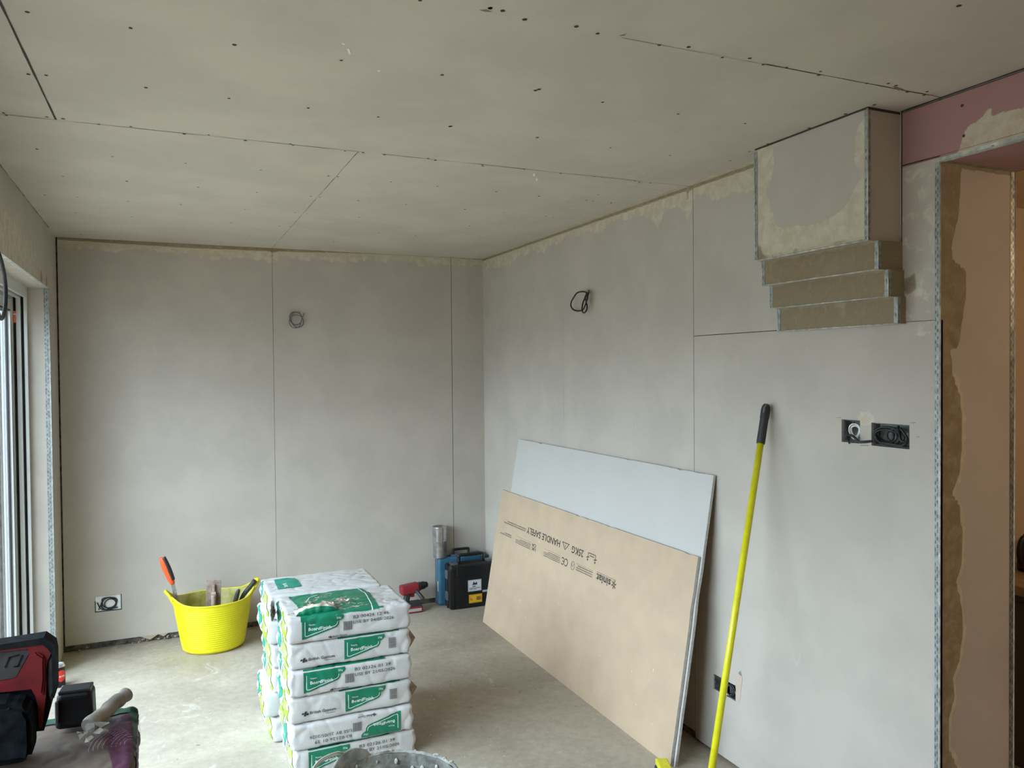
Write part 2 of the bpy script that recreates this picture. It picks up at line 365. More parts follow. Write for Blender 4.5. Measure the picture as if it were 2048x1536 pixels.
# ------------------------------------------------------------------ back wall
SOA = (0.166, 0.304, 0.214, 0.306)   # socket hole x0 x1 z0 z1
def back_patch(U, V):
    wav = 0.012*np.sin(U*9)+0.012*np.sin(U*23+1)
    top = 0.055+0.02*np.exp(-((U-0.95)/0.35)**2)+wav*0.7
    top = top+0.05*np.exp(-((U-1.2)/0.035)**2)
    d = V-(H-top)
    R_ = cl(d, 0.035)
    R_ = np.maximum(R_, 0.44*np.exp(-((U-2.5)/0.08)**2-((V-2.15)/0.35)**2))
    g = V-(H-0.014-0.012*np.sin(U*2.2))
    G_ = np.maximum(cl(g, 0.012), 0.58*np.exp(-((U-1.2)/0.03)**2-((V-2.36)/0.035)**2))
    G_ = np.maximum(G_, cl(-np.hypot((U-0.315), (V-0.205)*0.8)+0.009, 0.01))
    return R_, G_, 0*U
bm = bmesh.new()
for x0, x1 in ((0.0085, 1.1945), (1.1965, 2.3955), (2.3995, W)):
    hs = [SOA] if x0 < 0.1 else []
    surface(bm, 1, 0.0, x0, x1, 0.037, H+0.01, holes=hs, patch=back_patch, depth=0.0125)
box(bm, -0.25, W+0.25, 0.013, 0.13, -0.02, H+0.1, 2)
# ragged torn paper and rubble in the gap under the boards
for i in range(60):
    x = random.uniform(0.02, 0.7); r = random.uniform(0.003, 0.009); M = Matrix.Translation((x, random.uniform(0.0, 0.012), random.uniform(0.004, 0.02))) @ Matrix.Rotation(random.random()*3, 4, Vector((1, 0.4, 0.7)))
    box(bm, -r, r, -r*0.5, r*0.5, -r*0.5, r*0.5, 4 if random.random() < .25 else 2, M)
for q in (((0.40, -.003, .038), (0.50, -.003, .038), (0.455, -.004, .012)), ((0.50, -.003, .038), (0.56, -.003, .04), (0.53, -.004, .022)), ((0.66, -.003, .038), (0.70, -.003, .038), (0.69, -.004, .02))):
    f = bm.faces.new([bm.verts.new(v) for v in q]); f.material_index = 4
tag(link('wall_back', bm, [BOARD, EDGE, GAPM, EDGE, mat('torn_board_paper', (0.42, 0.33, 0.24), 0.85)]), kind='structure')

# ------------------------------------------------------------------ right wall
S1 = (-3.300, -3.223, 1.364, 1.440); S2 = (-3.487, -3.345, 1.362, 1.436); S3 = (-2.682, -2.541, 0.272, 0.336)
PINKP = [(-3.46, 2.232), (-3.46, 2.41), (-8.1, 2.41), (-8.1, 2.232)]
HEADPATCH = [(-3.630,2.222),(-3.650,2.234),(-3.661,2.267),(-3.698,2.305),(-3.735,2.319),(-3.770,2.300),(-3.835,2.294),(-3.939,2.298),(-3.939,2.208),(-3.836,2.209),(-3.756,2.207),(-3.661,2.203)]
BLOB = [(-3.283,1.447),(-3.292,1.464),(-3.320,1.472),(-3.348,1.464),(-3.355,1.442),(-3.348,1.428),(-3.316,1.423),(-3.296,1.433)]
STAIN = [(-3.453,1.668),(-3.561,1.657),(-3.590,1.642),(-3.597,1.810),(-3.590,1.987),(-3.570,1.960),(-3.540,1.875),(-3.474,1.882),(-3.453,1.822)]
STAIN2 = [(-3.474,2.279),(-3.474,1.943),(-3.453,1.915),(-3.435,2.026),(-3.446,2.132)]
DARK1 = [(-3.464,1.883),(-3.506,1.901),(-3.510,1.855),(-3.485,1.835),(-3.464,1.845)]
UNDER = [(-2.929,1.748),(-3.475,1.741),(-3.541,1.725),(-3.561,1.680),(-3.259,1.719),(-3.034,1.696),(-2.950,1.710)]
BRB = [(-3.523,1.832),(-3.593,1.869),(-3.594,1.657),(-3.571,1.665),(-3.541,1.725)]
def right_patch(U, V):     # U = y, V = z
    wav = 0.014*np.sin(U*11)+0.012*np.sin(U*27+2)
    top = np.where(U > -2.96, 0.075+0.022*np.sin(U*1.7+1)+wav+0.07*np.exp(-((U+2.38)/0.03)**2)+0.06*np.exp(-((U+2.16)/0.03)**2), -0.1)
    R_ = cl(V-(H-top), 0.035)
    R_ = np.maximum(R_, cl(sdf(HEADPATCH, U, V), 0.006))
    R_ = np.maximum(R_, cl(sdf(BLOB, U, V), 0.012))
    R_ = np.maximum(R_, 0.5*np.clip(cl(sdf(UNDER, U, V), 0.05), 0, 1)+0.02)
    R_ = np.maximum(R_, 0.47*np.clip(cl(sdf(STAIN, U, V), 0.06), 0, 1))
    R_ = np.where((U < -3.46) & (U > -3.6) & (V < 2.22) & (V > 1.72), np.maximum(R_, 0.46), R_)
    G_ = np.where(U > -2.96, cl(V-(H-0.014), 0.012), 0)
    G_ = np.maximum(G_, cl(sdf(DARK1, U, V), 0.02))
    G_ = np.maximum(G_, 0.48*np.clip(cl(sdf(STAIN2, U, V), 0.04), 0, 1))
    G_ = np.maximum(G_, 0.50*np.clip(cl(sdf(BRB, U, V), 0.04), 0, 1))
    G_ = np.maximum(G_, 0.62*np.exp(-((U+2.38)/0.02)**2-((V-2.36)/0.04)**2))
    B_ = np.where(sdf(PINKP, U, V) > 0, 1.0, 0.0)
    return R_, G_, B_
bm = bmesh.new()
surface(bm, 0, W, -2.4155, 0.0, 0.040, H+0.01, flip=True, patch=right_patch, depth=0.0125)
surface(bm, 0, W, -3.459, -2.4185, 1.7555, H+0.01, flip=True, patch=right_patch, depth=0.0125)
surface(bm, 0, W, -2.63, -2.4185, 0.012, 1.7525, flip=True, patch=right_patch, depth=0.0125, holes=[(-2.63, S3[1], S3[2], S3[3])])
surface(bm, 0, W, DY, -2.63, 0.012, 1.7525, flip=True, patch=right_patch, depth=0.0125, holes=[S1, S2, (S3[0], -2.63, S3[2], S3[3])])
surface(bm, 0, W, DY, -3.4605, 1.7540, 2.2325, flip=True, patch=right_patch, stepv=0.01)
surface(bm, 0, W, YB, -3.4605, 2.2345, H-0.006, flip=True, patch=right_patch, stepv=0.03 if False else 0.025)
surface(bm, 0, W, YB, DY, DH, 2.2335, flip=True, patch=right_patch, stepv=0.03)
surface(bm, 0, W, YB, DYN, 0.012, DH, flip=True, patch=right_patch, stepv=0.06)
# wall core behind the boards
RS = [(-0.05-0.0, 0.02)]
box(bm, W+0.0126, BX-0.013, -2.50, 0.13, -0.02, H+0.1, 2)
box(bm, W+0.0126, BX-0.013, DY+0.012, -2.50, -0.02, S3[2], 2); box(bm, W+0.0126, BX-0.013, DY+0.012, -2.50, S3[3], S1[2]-0.002, 2)
box(bm, W+0.05, BX-0.013, DY+0.012, -2.50, S3[2], S3[3], 2); box(bm, W+0.0126, W+0.05, DY+0.012, S3[0], S3[2], S3[3], 2); box(bm, W+0.0126, W+0.05, S3[1], -2.50, S3[2], S3[3], 2)
box(bm, W+0.0126, BX-0.013, DY+0.012, -2.50, S1[3], H+0.1, 2)
box(bm, W+0.055, BX-0.013, DY+0.012, -2.50, S1[2]-0.002, S1[3], 2)
box(bm, W+0.0126, W+0.055, DY+0.012, S2[0], S1[2]-0.002, S1[3], 2); box(bm, W+0.0126, W+0.055, S2[1], S1[0], S1[2]-0.002, S1[3], 2); box(bm, W+0.0126, W+0.055, S1[1], -2.50, S1[2]-0.002, S1[3], 2)
box(bm, W+0.0126, BX-0.013, YB-0.1, DYN-0.012, -0.02, H+0.1, 2); box(bm, W+0.0126, BX-0.013, DYN-0.012, DY+0.012, DH+0.012, H+0.1, 2)
lx = (-1, 0, 0)
strip(bm, (W, -3.4598, 1.755), (W, -3.4598, H), 0.004, lx, 3, 0.3)
strip(bm, (W, -3.46, 2.234), (W, DY, 2.232), 0.004, lx, 3, 0.3)
strip(bm, (W, -1.214, 1.95), (W, -1.214, 1.25), 0.0014, lx, 4, 0.8)
strip(bm, (W, -3.46, 1.753), (W, -3.56, 1.7525), 0.002, lx, 4, 0.8)
for y, z in [(-3.660,2.357),(-3.665,2.270)]: disc(bm, (W-0.001, y, z), lx, 0.0045, 10, 3)
for pts in ([(-3.199,1.445),(-3.222,1.446),(-3.222,1.444),(-3.199,1.444)], [(-3.486,1.444),(-3.509,1.446),(-3.509,1.444),(-3.486,1.443)], [(-3.512,1.403),(-3.523,1.404),(-3.523,1.402),(-3.514,1.401)], [(-3.301,1.360),(-3.335,1.361),(-3.335,1.359),(-3.301,1.358)]):
    f = bm.faces.new([bm.verts.new((W-0.0008, y, z)) for y, z in pts]); f.material_index = 4
# torn face paper beside the low socket
TORN = [(-2.712,0.409),(-2.718,0.393),(-2.722,0.377),(-2.718,0.356),(-2.712,0.324),(-2.710,0.299),(-2.699,0.276),(-2.684,0.266),(-2.680,0.285),(-2.682,0.319),(-2.679,0.359),(-2.684,0.377),(-2.699,0.394)]
f = bm.faces.new([bm.verts.new((W-0.0009, y, z)) for y, z in TORN]); f.material_index = 5
f = bm.faces.new([bm.verts.new((W-0.0013, y, z)) for y, z in [(-2.712,0.409),(-2.718,0.389),(-2.707,0.389),(-2.698,0.393)]]); f.material_index = 6
tag(link('wall_right', bm, [BOARD, EDGE, GAPM, SEAM, SEAML, mat('torn_paper_core', (0.50, 0.40, 0.32), 0.85), GALV]), kind='structure')

# doorway jamb, head and the wall's far side
JB = [(2.634,2.215),(2.709,2.214),(2.726,2.201),(2.722,2.143),(2.718,2.067),(2.684,1.967),(2.693,1.933),(2.727,1.914),(2.751,1.900),(2.748,1.824),(2.731,1.737),(2.714,1.666),(2.681,1.666),(2.693,1.591),(2.723,1.526),(2.732,1.479),(2.732,1.364)] + [(2.721,1.290),(2.689,1.237),(2.721,1.203),(2.735,1.115),(2.731,1.015),(2.708,0.968),(2.731,0.902),(2.740,0.826),(2.722,0.728),(2.695,0.682),(2.700,0.619),(2.677,0.560),(2.678,0.473),(2.714,0.405)] + [(2.70, 0.0), (2.60, 0.0), (2.60, 2.2)]
def jamb_patch(U, V):
    s = sdf(JB, U, V)
    top = cl(V-(DH-0.015), 0.01)
    return np.maximum(0.8*cl(s+0.018, 0.014)*(V < 1.6), 0), np.maximum(cl(s, 0.005), top*0.75), 0*U
bm = bmesh.new()
surface(bm, 1, DY, W, BX, 0.0, DH, patch=jamb_patch, stepv=0.012)
surface(bm, 1, DYN, W, BX, 0.0, DH, flip=True, stepv=0.05)
surface(bm, 2, DH, W, BX, DYN, DY, flip=True, patch=lambda U, V: (cl(0.012-np.abs(V-DY), 0.02), cl(V-(DY-0.02), 0.02), 0*U+1.0), stepv=0.03)
surface(bm, 0, BX, DY, 0.0, 0.0, H, stepv=0.2); surface(bm, 0, BX, YB, DYN, 0.0, H, stepv=0.2); surface(bm, 0, BX, DYN, DY, DH, H, stepv=0.2)
tag(link('trim_1', bm, [JAMBB, EDGE]), kind='structure')

# ------------------------------------------------------------------ stair bulkhead with stepped soffit
CLEAN = [(-3.050,2.376),(-3.135,2.411),(-3.443,2.402),(-3.440,2.373),(-3.418,2.351),(-3.400,2.302),(-3.402,2.244),(-3.432,2.206),(-3.411,2.175),(-3.379,2.130),(-3.325,2.097),(-3.232,2.084),(-3.074,2.101),(-3.057,2.128),(-3.020,2.236),(-3.045,2.278),(-3.054,2.328)]
def bulk_patch(U, V):
    s = -sdf(CLEAN, U, V)
    return cl(s, 0.007), np.clip(0.50*cl(-(V-2.04), 0.03)+0.0, 0, 0.5)*1.0+np.clip(0.42*cl(U+3.0, 0.02), 0, 0.45)*0.9, 0*U
bm = bmesh.new()
surface(bm, 0, 2.50, -3.452, -2.958, 2.0, H-0.004, flip=True, patch=bulk_patch, stepv=0.01)
def bside(U, V):
    return 0*U+0.3, 0.42*np.clip(cl(2.06-V-1.2*(2.60-U), 0.05), 0, 1), 0*U
surface(bm, 1, -3.4521, 2.50, W, 1.999, H-0.004, patch=bside, stepv=0.01)
surface(bm, 1, -2.958, 2.50, W, 2.0, H-0.004, flip=True, stepv=0.05)
surface(bm, 2, 2.0, 2.50, W, -3.452, -2.958, flip=True, stepv=0.05)
strip(bm, (2.499, -2.96, H-0.003), (2.499, -3.452, H-0.003), 0.007, (-1, 0, 0), 1, 0.2); strip(bm, (2.50, -3.453, H-0.003), (W, -3.453, H-0.003), 0.009, (0, -1, 0), 1, 0.2)
bulk = tag(link('stair_bulkhead', bm, [BOARD, SEAM]), 'boxed grey plasterboard bulkhead with stepped underside on the right wall', 'bulkhead', kind='structure')
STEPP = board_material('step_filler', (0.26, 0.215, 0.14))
def bead(bm, p0, p1, n1, n2, w=0.022, slots=2, r=0.0022, M2=None, dash=0.022, miss=0.0, sides=(1, 1)):
    """angle bead along p0-p1: n1,n2 = normals of the two faces; flanges run against the other face's normal"""
    p0 = Vector(p0); p1 = Vector(p1); n1 = Vector(n1); n2 = Vector(n2); t = (p1-p0).normalized(); L = (p1-p0).length
    for n, o, on in ((n1, n2, sides[0]), (n2, n1, sides[1])):
        if not on: continue
        a = p0+n*0.0012; b = p1+n*0.0012
        quad(bm, a, b, b-o*w, a-o*w, 0)
        k = int(L/dash)
        for s in range(slots):
            for i in range(k):
                if random.random() < miss: continue
                c = a+t*(dash*(i+0.25+0.5*(s % 2)))-o*(w*(0.38+0.42*s))+n*0.0004
                hw = o*0.0010; hl = t*0.0050
                quad(bm, c-hl-hw, c+hl-hw, c+hl+hw, c-hl+hw, 1)
    tube(bm, [p0+(n1+n2)*0.0008, p1+(n1+n2)*0.0008], r, 8, mi=2)
LV = [(2.532, 2.0, 1.912), (2.567, 1.912, 1.830), (2.600, 1.830, 1.748)]
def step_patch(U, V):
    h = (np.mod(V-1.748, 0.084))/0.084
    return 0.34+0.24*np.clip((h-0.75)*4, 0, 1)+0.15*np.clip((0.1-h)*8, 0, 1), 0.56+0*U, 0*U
for i, (x, z1, z0) in enumerate(LV):
    bm = bmesh.new(); ya = -2.958-0.002*i; yb_ = -3.462-0.006*i
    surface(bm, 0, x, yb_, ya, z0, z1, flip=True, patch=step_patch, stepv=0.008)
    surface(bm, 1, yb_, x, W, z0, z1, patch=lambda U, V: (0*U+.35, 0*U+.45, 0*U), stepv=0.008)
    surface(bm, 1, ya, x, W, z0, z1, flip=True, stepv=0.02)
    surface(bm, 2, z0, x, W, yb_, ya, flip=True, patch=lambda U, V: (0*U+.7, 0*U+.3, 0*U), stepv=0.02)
    o = link('step_soffit', bm, [STEPP], bulk)
    bm = bmesh.new()
    bead(bm, (x, ya, z0), (x, ya, z1), (-1, 0, 0), (0, 1, 0), w=0.014, slots=1, miss=0.3, r=0.0016)
    bead(bm, (x, yb_, z0), (x, yb_, z1), (-1, 0, 0), (0, -1, 0), w=0.012, slots=1, miss=0.5, r=0.0018)
    tube(bm, [(x-0.001, ya, z0), (x-0.001, yb_, z0)], 0.0022, 6, mi=2)
    link('corner_bead', bm, [GALV, SLOT, NOSE], bulk)
bm = bmesh.new()
bead(bm, (2.50, -3.452, 2.0), (2.50, -3.452, H-0.005), (-1, 0, 0), (0, -1, 0), w=0.011, slots=1, miss=0.45, r=0.003)
bead(bm, (2.50, -2.958, 2.0), (2.50, -2.958, H-0.012), (-1, 0, 0), (0, 1, 0), w=0.014, slots=1, miss=0.6)
tube(bm, [(2.499, -2.958, 2.0), (2.499, -3.452, 2.0)], 0.0028, 6, mi=2)
link('corner_bead', bm, [GALV, SLOT, NOSE], bulk)

# corner beads of the openings
bm = bmesh.new(); bead(bm, (W, DY, 0.0), (W, DY, DH), (-1, 0, 0), (0, -1, 0), w=0.016, slots=2, r=0.003, miss=0.12, sides=(1, 0))
tag(link('trim_2', bm, [GALV, SLOT, NOSE]), kind='structure')
bm = bmesh.new(); bead(bm, (BX, DY, 0.0), (BX, DY, DH), (0, -1, 0), (1, 0, 0), w=0.020, slots=2, r=0.0025, sides=(1, 0))
tag(link('trim_3', bm, [mat('bead_dull_metal', (0.30, 0.30, 0.27), 0.35, 0.8, var=0.4, vscale=50), SLOT, NOSE]), kind='structure')
bm = bmesh.new(); bead(bm, (W, DYN, DH), (W, DY, DH), (-1, 0, 0), (0, 0, -1), w=0.012, slots=1, r=0.0025, miss=0.85)
tag(link('trim_4', bm, [NOSE, SLOT, NOSE]), kind='structure')

# ------------------------------------------------------------------ left wall with the patio door opening
def left_patch(U, V):   # U=y V=z
    low = sdf([(-0.9, 2.25), (-0.2, 2.04), (-0.45, 2.0), (-9, 2.0), (-9, 2.29), (-1.9, 2.29)], U, V)
    R_ = np.maximum(0.52*np.clip(cl(low, 0.04), 0, 1), cl(V-(H-0.02), 0.02)*(U > -0.35))
    G_ = 0.55*np.exp(-((U+0.42)/0.035)**2-((V-2.11)/0.05)**2)+0.52*np.exp(-((U+0.62)/0.03)**2-((V-2.10)/0.03)**2)
    return R_, G_+0.46*np.clip(cl(low, 0.04), 0, 1)*0.9, 0*U
bm = bmesh.new()
surface(bm, 0, 0.0, OPL, 0.0, 0.0, HEAD, patch=left_patch)
surface(bm, 0, 0.0, YB, 0.0, HEAD, H, patch=left_patch, stepv=0.02)
surface(bm, 0, 0.0, YB, OPN, 0.0, HEAD, stepv=0.1)
surface(bm, 1, OPL, -0.22, 0.0, 0.0, HEAD, patch=None, stepv=0.03)
surface(bm, 1, OPN, -0.22, 0.0, 0.0, HEAD, flip=True, stepv=0.05)
surface(bm, 2, HEAD, -0.22, 0.0, OPN, OPL, flip=True, patch=lambda U, V: (0*U+0.44, 0*U, 0*U), stepv=0.05)
box(bm, -0.30, -0.0126, OPL+0.0126, 0.13, -0.15, H+0.1, 1); box(bm, -0.30, -0.0126, OPN, OPL+0.0126, HEAD+0.0126, H+0.1, 1); box(bm, -0.30, -0.0126, YB, OPN-0.0126, -0.15, H+0.1, 1)
strip(bm, (0.0, -0.325, HEAD+0.0), (0.0, -0.325, H), 0.0015, (1, 0, 0), 2, 0.5)
tag(link('wall_left', bm, [BOARD, GAPM, SEAML]), kind='structure')
bm = bmesh.new(); bead(bm, (0, OPL, 0.0), (0, OPL, HEAD), (1, 0, 0), (0, -1, 0), w=0.024, slots=2, r=0.0022, miss=0.1, sides=(0, 1))
tag(link('trim_5', bm, [GALV, SLOT, NOSE]), kind='structure')
bm = bmesh.new(); bead(bm, (0, OPN, HEAD), (0, OPL, HEAD), (1, 0, 0), (0, 0, -1), w=0.018, slots=1, r=0.0022, miss=0.35, sides=(0, 1))
tag(link('trim_6', bm, [NOSE, SLOT, NOSE]), kind='structure')

# wall closing the room behind the camera, and the kitchen beyond the doorway
bm = bmesh.new(); box(bm, -0.3, BX, YB-0.12, YB, -0.02, H+0.1)
tag(link('wall_front', bm, mat('plain_board', (0.46, 0.45, 0.43), 0.8, var=0.05)), kind='structure')
KW = mat('kitchen_wall_paint', (0.62, 0.50, 0.36), 0.8, var=0.05, vscale=3)
bm = bmesh.new(); box(bm, BX, 5.6, -2.62, -2.5, -0.02, 2.5); box(bm, 5.5, 5.62, -6.6, -2.5, -0.02, 2.5); box(bm, BX, 5.62, -6.72, -6.6, -0.02, 2.5); box(bm, BX, 5.62, -6.72, -2.5, 2.4, 2.5)
tag(link('wall_kitchen', bm, KW), kind='structure')

# ------------------------------------------------------------------ patio door frame
PVC = mat('white_upvc', (0.62, 0.63, 0.61), 0.3, var=0.04, vscale=6, coat=0.2)
GASK = mat('black_gasket', (0.01, 0.01, 0.011), 0.6)
def glass_material():
    m = bpy.data.materials.new('clear_glass'); m.use_nodes = True; n = m.node_tree; n.nodes.remove(n.nodes['Principled BSDF'])
    out = n.nodes['Material Output']; tr = n.nodes.new('ShaderNodeBsdfTransparent'); gl = n.nodes.new('ShaderNodeBsdfGlossy'); mx = n.nodes.new('ShaderNodeMixShader')
    lw = n.nodes.new('ShaderNodeLayerWeight'); lw.inputs[0].default_value = 0.5; pw = n.nodes.new('ShaderNodeMath'); pw.operation = 'POWER'; pw.inputs[1].default_value = 5.0; fr = n.nodes.new('ShaderNodeMath'); fr.operation = 'MULTIPLY_ADD'; fr.inputs[1].default_value = 0.9; fr.inputs[2].default_value = 0.04; n.links.new(lw.outputs['Facing'], pw.inputs[0]); n.links.new(pw.outputs[0], fr.inputs[0]); gl.inputs['Roughness'].default_value = 0.02; tr.inputs[0].default_value = (0.975, 0.985, 0.985, 1)
    n.links.new(fr.outputs[0], mx.inputs[0]); n.links.new(tr.outputs[0], mx.inputs[1]); n.links.new(gl.outputs[0], mx.inputs[2]); n.links.new(mx.outputs[0], out.inputs[0]); return m
GLASS = glass_material()
win = bpy.data.objects.new('window_1', None); COL.objects.link(win); tag(win, kind='structure')
y1 = OPL-0.001
bm = bmesh.new()   # outer frame, stepped profile at the far jamb
prof = [(-0.112, -0.098, 0.030, 0), (-0.126, -0.112, 0.010, 1), (-0.146, -0.126, 0.034, 0), (-0.160, -0.146, 0.014, 1), (-0.172, -0.160, 0.040, 0), (-0.186, -0.172, 0.020, 1), (-0.215, -0.186, 0.046, 0)]
for x0, x1, dy, mi in prof:
    box(bm, x0, x1, y1-dy, y1, 0.0, HEAD-0.001, mi)
    box(bm, x0, x1, OPN+0.001, OPN+dy, 0.0, HEAD-0.001, mi)
    box(bm, x0, x1, OPN+dy, y1-dy, HEAD-0.001-dy*1.15-0.02, HEAD-0.001, mi)
    box(bm, x0, x1, OPN+dy, y1-dy, 0.0, 0.025+dy*0.4, mi)
link('window_frame', bm, [PVC, GASK], win)
for k, (xa, ya, yb_) in enumerate(((-0.180, y1-0.05, -2.45), (-0.140, -2.39, OPN+0.05))):
    bm = bmesh.new(); w = 0.055
    box(bm, xa-0.018, xa+0.018, ya-w, ya, 0.05, HEAD-0.07); box(bm, xa-0.018, xa+0.018, yb_, yb_+w, 0.05, HEAD-0.07)
    box(bm, xa-0.018, xa+0.018, yb_+w, ya-w, 0.05, 0.05+w); box(bm, xa-0.018, xa+0.018, yb_+w, ya-w, HEAD-0.07-w, HEAD-0.07)
    for (a, b, c, d) in ((ya-w-0.006, ya-w, 0.05+w, HEAD-0.07-w), (yb_+w, yb_+w+0.006, 0.05+w, HEAD-0.07-w)):
        box(bm, xa-0.006, xa+0.006, a, b, c, d, 1)
    box(bm, xa-0.02, xa+0.02, yb_+w, ya-w, HEAD-0.07-w-0.008, HEAD-0.07-w, 1)
    s = link('sash', bm, [PVC, GASK], win)
    bm = bmesh.new(); box(bm, xa-0.003, xa+0.003, yb_+w, ya-w, 0.05+w, HEAD-0.07-w)
    link('pane', bm, GLASS, s)
bm = bmesh.new(); box(bm, -0.1585, -0.1455, y1-0.0355, y1-0.0345, 1.885, 1.945)
box(bm, -0.1585, -0.1455, y1-0.0365, y1-0.0355, 1.925, 1.932, 1)
link('sticker', bm, [mat('orange_sticker', (0.75, 0.20, 0.10), 0.5, var=0.2, vscale=90), mat('sticker_white', (0.8, 0.8, 0.8), 0.5)], win)

# outside: patio ground and an unseen pale wall added to keep the outlook dimmer
bm = bmesh.new(); box(bm, -14, -0.30, -16, 12, -0.35, -0.15)
tag(link('patio_ground', bm, mat('patio_ground', (0.34, 0.29, 0.22), 0.9, var=0.2, vscale=2)), kind='structure')
bm = bmesh.new(); box(bm, -9.0, -8.8, -12, 12, -0.15, 1.7)
tag(link('added_outside_wall', bm, mat('pale_render', (0.50, 0.50, 0.48), 0.9, var=0.05)), kind='structure')

# ------------------------------------------------------------------ cables and sockets
BOXM = mat('metal_back_box', (0.16, 0.165, 0.16), 0.55, 0.4, var=0.35, vscale=40)
BOXW = mat('white_back_box', (0.80, 0.81, 0.80), 0.5, var=0.06, vscale=40)
COPPER = mat('bare_copper', (0.65, 0.30, 0.15), 0.35, 0.9)
def back_box(t, w, h, d, m, screws=True):
    bm = bmesh.new(); th = 0.0015
    box(bm, -w/2, w/2, 0, th, -h/2, h/2)
    box(bm, -w/2, -w/2+th, -d, 0, -h/2, h/2); box(bm, w/2-th, w/2, -d, 0, -h/2, h/2)
    box(bm, -w/2+th, w/2-th, -d, 0, -h/2, -h/2+th); box(bm, -w/2+th, w/2-th, -d, 0, h/2-th, h/2)
    for s in (-1, 1): box(bm, s*(w/2-0.005)-0.004, s*(w/2-0.005)+0.004, -d, -d+0.0012, -0.005, 0.005)
    link('back_box', bm, m, t)
def loop(bm, pts, r, closed=False, k=8, mi=0): tube(bm, catmull(pts, k, closed), r, 8, closed, mi)
# double socket low on the back wall
t = thing('socket_box', 'open double socket box with white back and coiled black cable, low on back wall', 'socket', ((SOA[0]+SOA[1])/2, 0.008, (SOA[2]+SOA[3])/2), group='open socket boxes without faceplates')
back_box(t, 0.136, 0.088, 0.004, BOXW)
bm = bmesh.new()
for a, b, cx, cz, y in ((0.036, 0.031, 0.004, 0.002, -0.006), (0.040, 0.036, 0.002, -0.004, -0.009), (0.030, 0.028, 0.010, -0.004, -0.010)):
    loop(bm, [(cx+a*math.cos(k*PI/5), y+0.002*math.sin(k), cz+b*math.sin(k*PI/5)) for k in range(10)], 0.0032, True)
loop(bm, [(-.058, -.004, .010), (-.05, -.006, -.012), (-.038, -.008, -.030), (-.020, -.008, -.036), (.02, -.008, -.034), (.05, -.008, -.030)], 0.003)
loop(bm, [(-.052, -.004, -.034), (-.035, -.006, .005), (-.03, -.008, .03), (.0, -.010, .034), (.034, -.010, .028), (.046, -.006, .012), (.04, -.006, -.01)], 0.003)
link('cable_coil', bm, BLACKC, t)
bm = bmesh.new(); box(bm, -.070, .070, -.0095, -.004, -.0465, -.042); box(bm, .066, .071, -.0095, -.004, -.0465, .047); box(bm, -.071, -.066, -.0095, -.004, -.0465, .020)
link('cut_edge', bm, SLOT, t)

# single and double socket boxes high on the right wall; local frame turned so local -y looks into the room
RR = -PI/2
t = thing('socket_box', 'single open metal socket box with coiled white cable, upper right wall', 'socket', (W+0.034, (S1[0]+S1[1])/2, (S1[2]+S1[3])/2), RR, 'open socket boxes without faceplates')
back_box(t, 0.072, 0.072, 0.022, BOXM)
bm = bmesh.new()
for a, y in ((0.020, -.022), (0.016, -.027), (0.022, -.030)):
    loop(bm, [(0.012+a*math.cos(k*PI/5), y+0.003*math.sin(k*1.3), 0.001+a*1.1*math.sin(k*PI/5)) for k in range(10)], 0.0026, True)
link('cable_coil', bm, WHITEC, t)
bm = bmesh.new()
loop(bm, [(-.016, -.012, .03), (-.022, -.026, .012), (-.020, -.034, -.012), (-.014, -.038, -.022)], 0.003)
loop(bm, [(-.004, -.012, .03), (-.012, -.028, .01), (-.016, -.036, -.014), (-.004, -.044, -.026), (0.008, -.048, -.040)], 0.0026)
loop(bm, [(-.018, -.036, -.016), (-.002, -.046, -.012), (.018, -.050, -.012), (.034, -.052, -.018), (.048, -.050, -.030), (.062, -.046, -.030), (.085, -.030, -.026)], 0.0042)
link('cable_tail', bm, BLACKC, t)
t = thing('socket_box', 'double open metal socket box stuffed with black cable, near the doorway edge', 'socket', (W+0.034, (S2[0]+S2[1])/2, (S2[2]+S2[3])/2), RR, 'open socket boxes without faceplates')
back_box(t, 0.136, 0.070, 0.022, BOXM)
bm = bmesh.new()
for a, b, cx, y in ((0.052, 0.024, -.006, -.028), (0.048, 0.028, -.010, -.034), (0.040, 0.020, -.012, -.036), (0.030, 0.024, .018, -.030), (.028, .020, -.022, -.024)):
    loop(bm, [(cx+a*math.cos(k*PI/5), y+0.004*math.sin(k*1.1), -0.002+b*math.sin(k*PI/5)) for k in range(10)], 0.0036, True)
loop(bm, [(-.064, -.030, .0), (-.03, -.044, -.022), (.0, -.046, -.024), (.05, -.040, -.026), (.06, -.030, -.006), (.035, -.03, .026)], 0.0038)
loop(bm, [(.02, -.02, .03), (.034, -.034, .01), (.044, -.038, -.012), (.058, -.03, -.018)], 0.0036)
link('cable_coil', bm, BLACKC, t)
bm = bmesh.new(); loop(bm, [(.018, -.034, -.016), (.024, -.040, -.020), (.026, -.042, -.026)], 0.0012); loop(bm, [(.012, -.038, .004), (.013, -.044, .0)], 0.0014)
link('bare_wire', bm, COPPER, t)
t = thing('socket_box', 'open metal socket box behind the yellow pole, low beside torn board paper', 'socket', (W+0.034, (S3[0]+S3[1])/2, (S3[2]+S3[3])/2), RR, 'open socket boxes without faceplates')
back_box(t, 0.136, 0.062, 0.030, BOXM)
bm = bmesh.new()
for a, b, cx, y in ((0.026, 0.022, .030, -.026), (0.022, 0.024, .036, -.032), (0.018, 0.020, .034, -.036)):
    loop(bm, [(cx+a*math.cos(k*PI/5), y+0.004*math.sin(k*1.1), -0.002+b*math.sin(k*PI/5)) for k in range(10)], 0.003, True)
link('cable_coil', bm, BLACKC, t)
bm = bmesh.new()
for i in range(3): loop(bm, [(-.02+.004*i, -.020, -.022), (.01, -.028, -.024-.002*i), (.05, -.03, -.022+.004*i)], 0.0022)
link('cable_tail', bm, WHITEC, t)

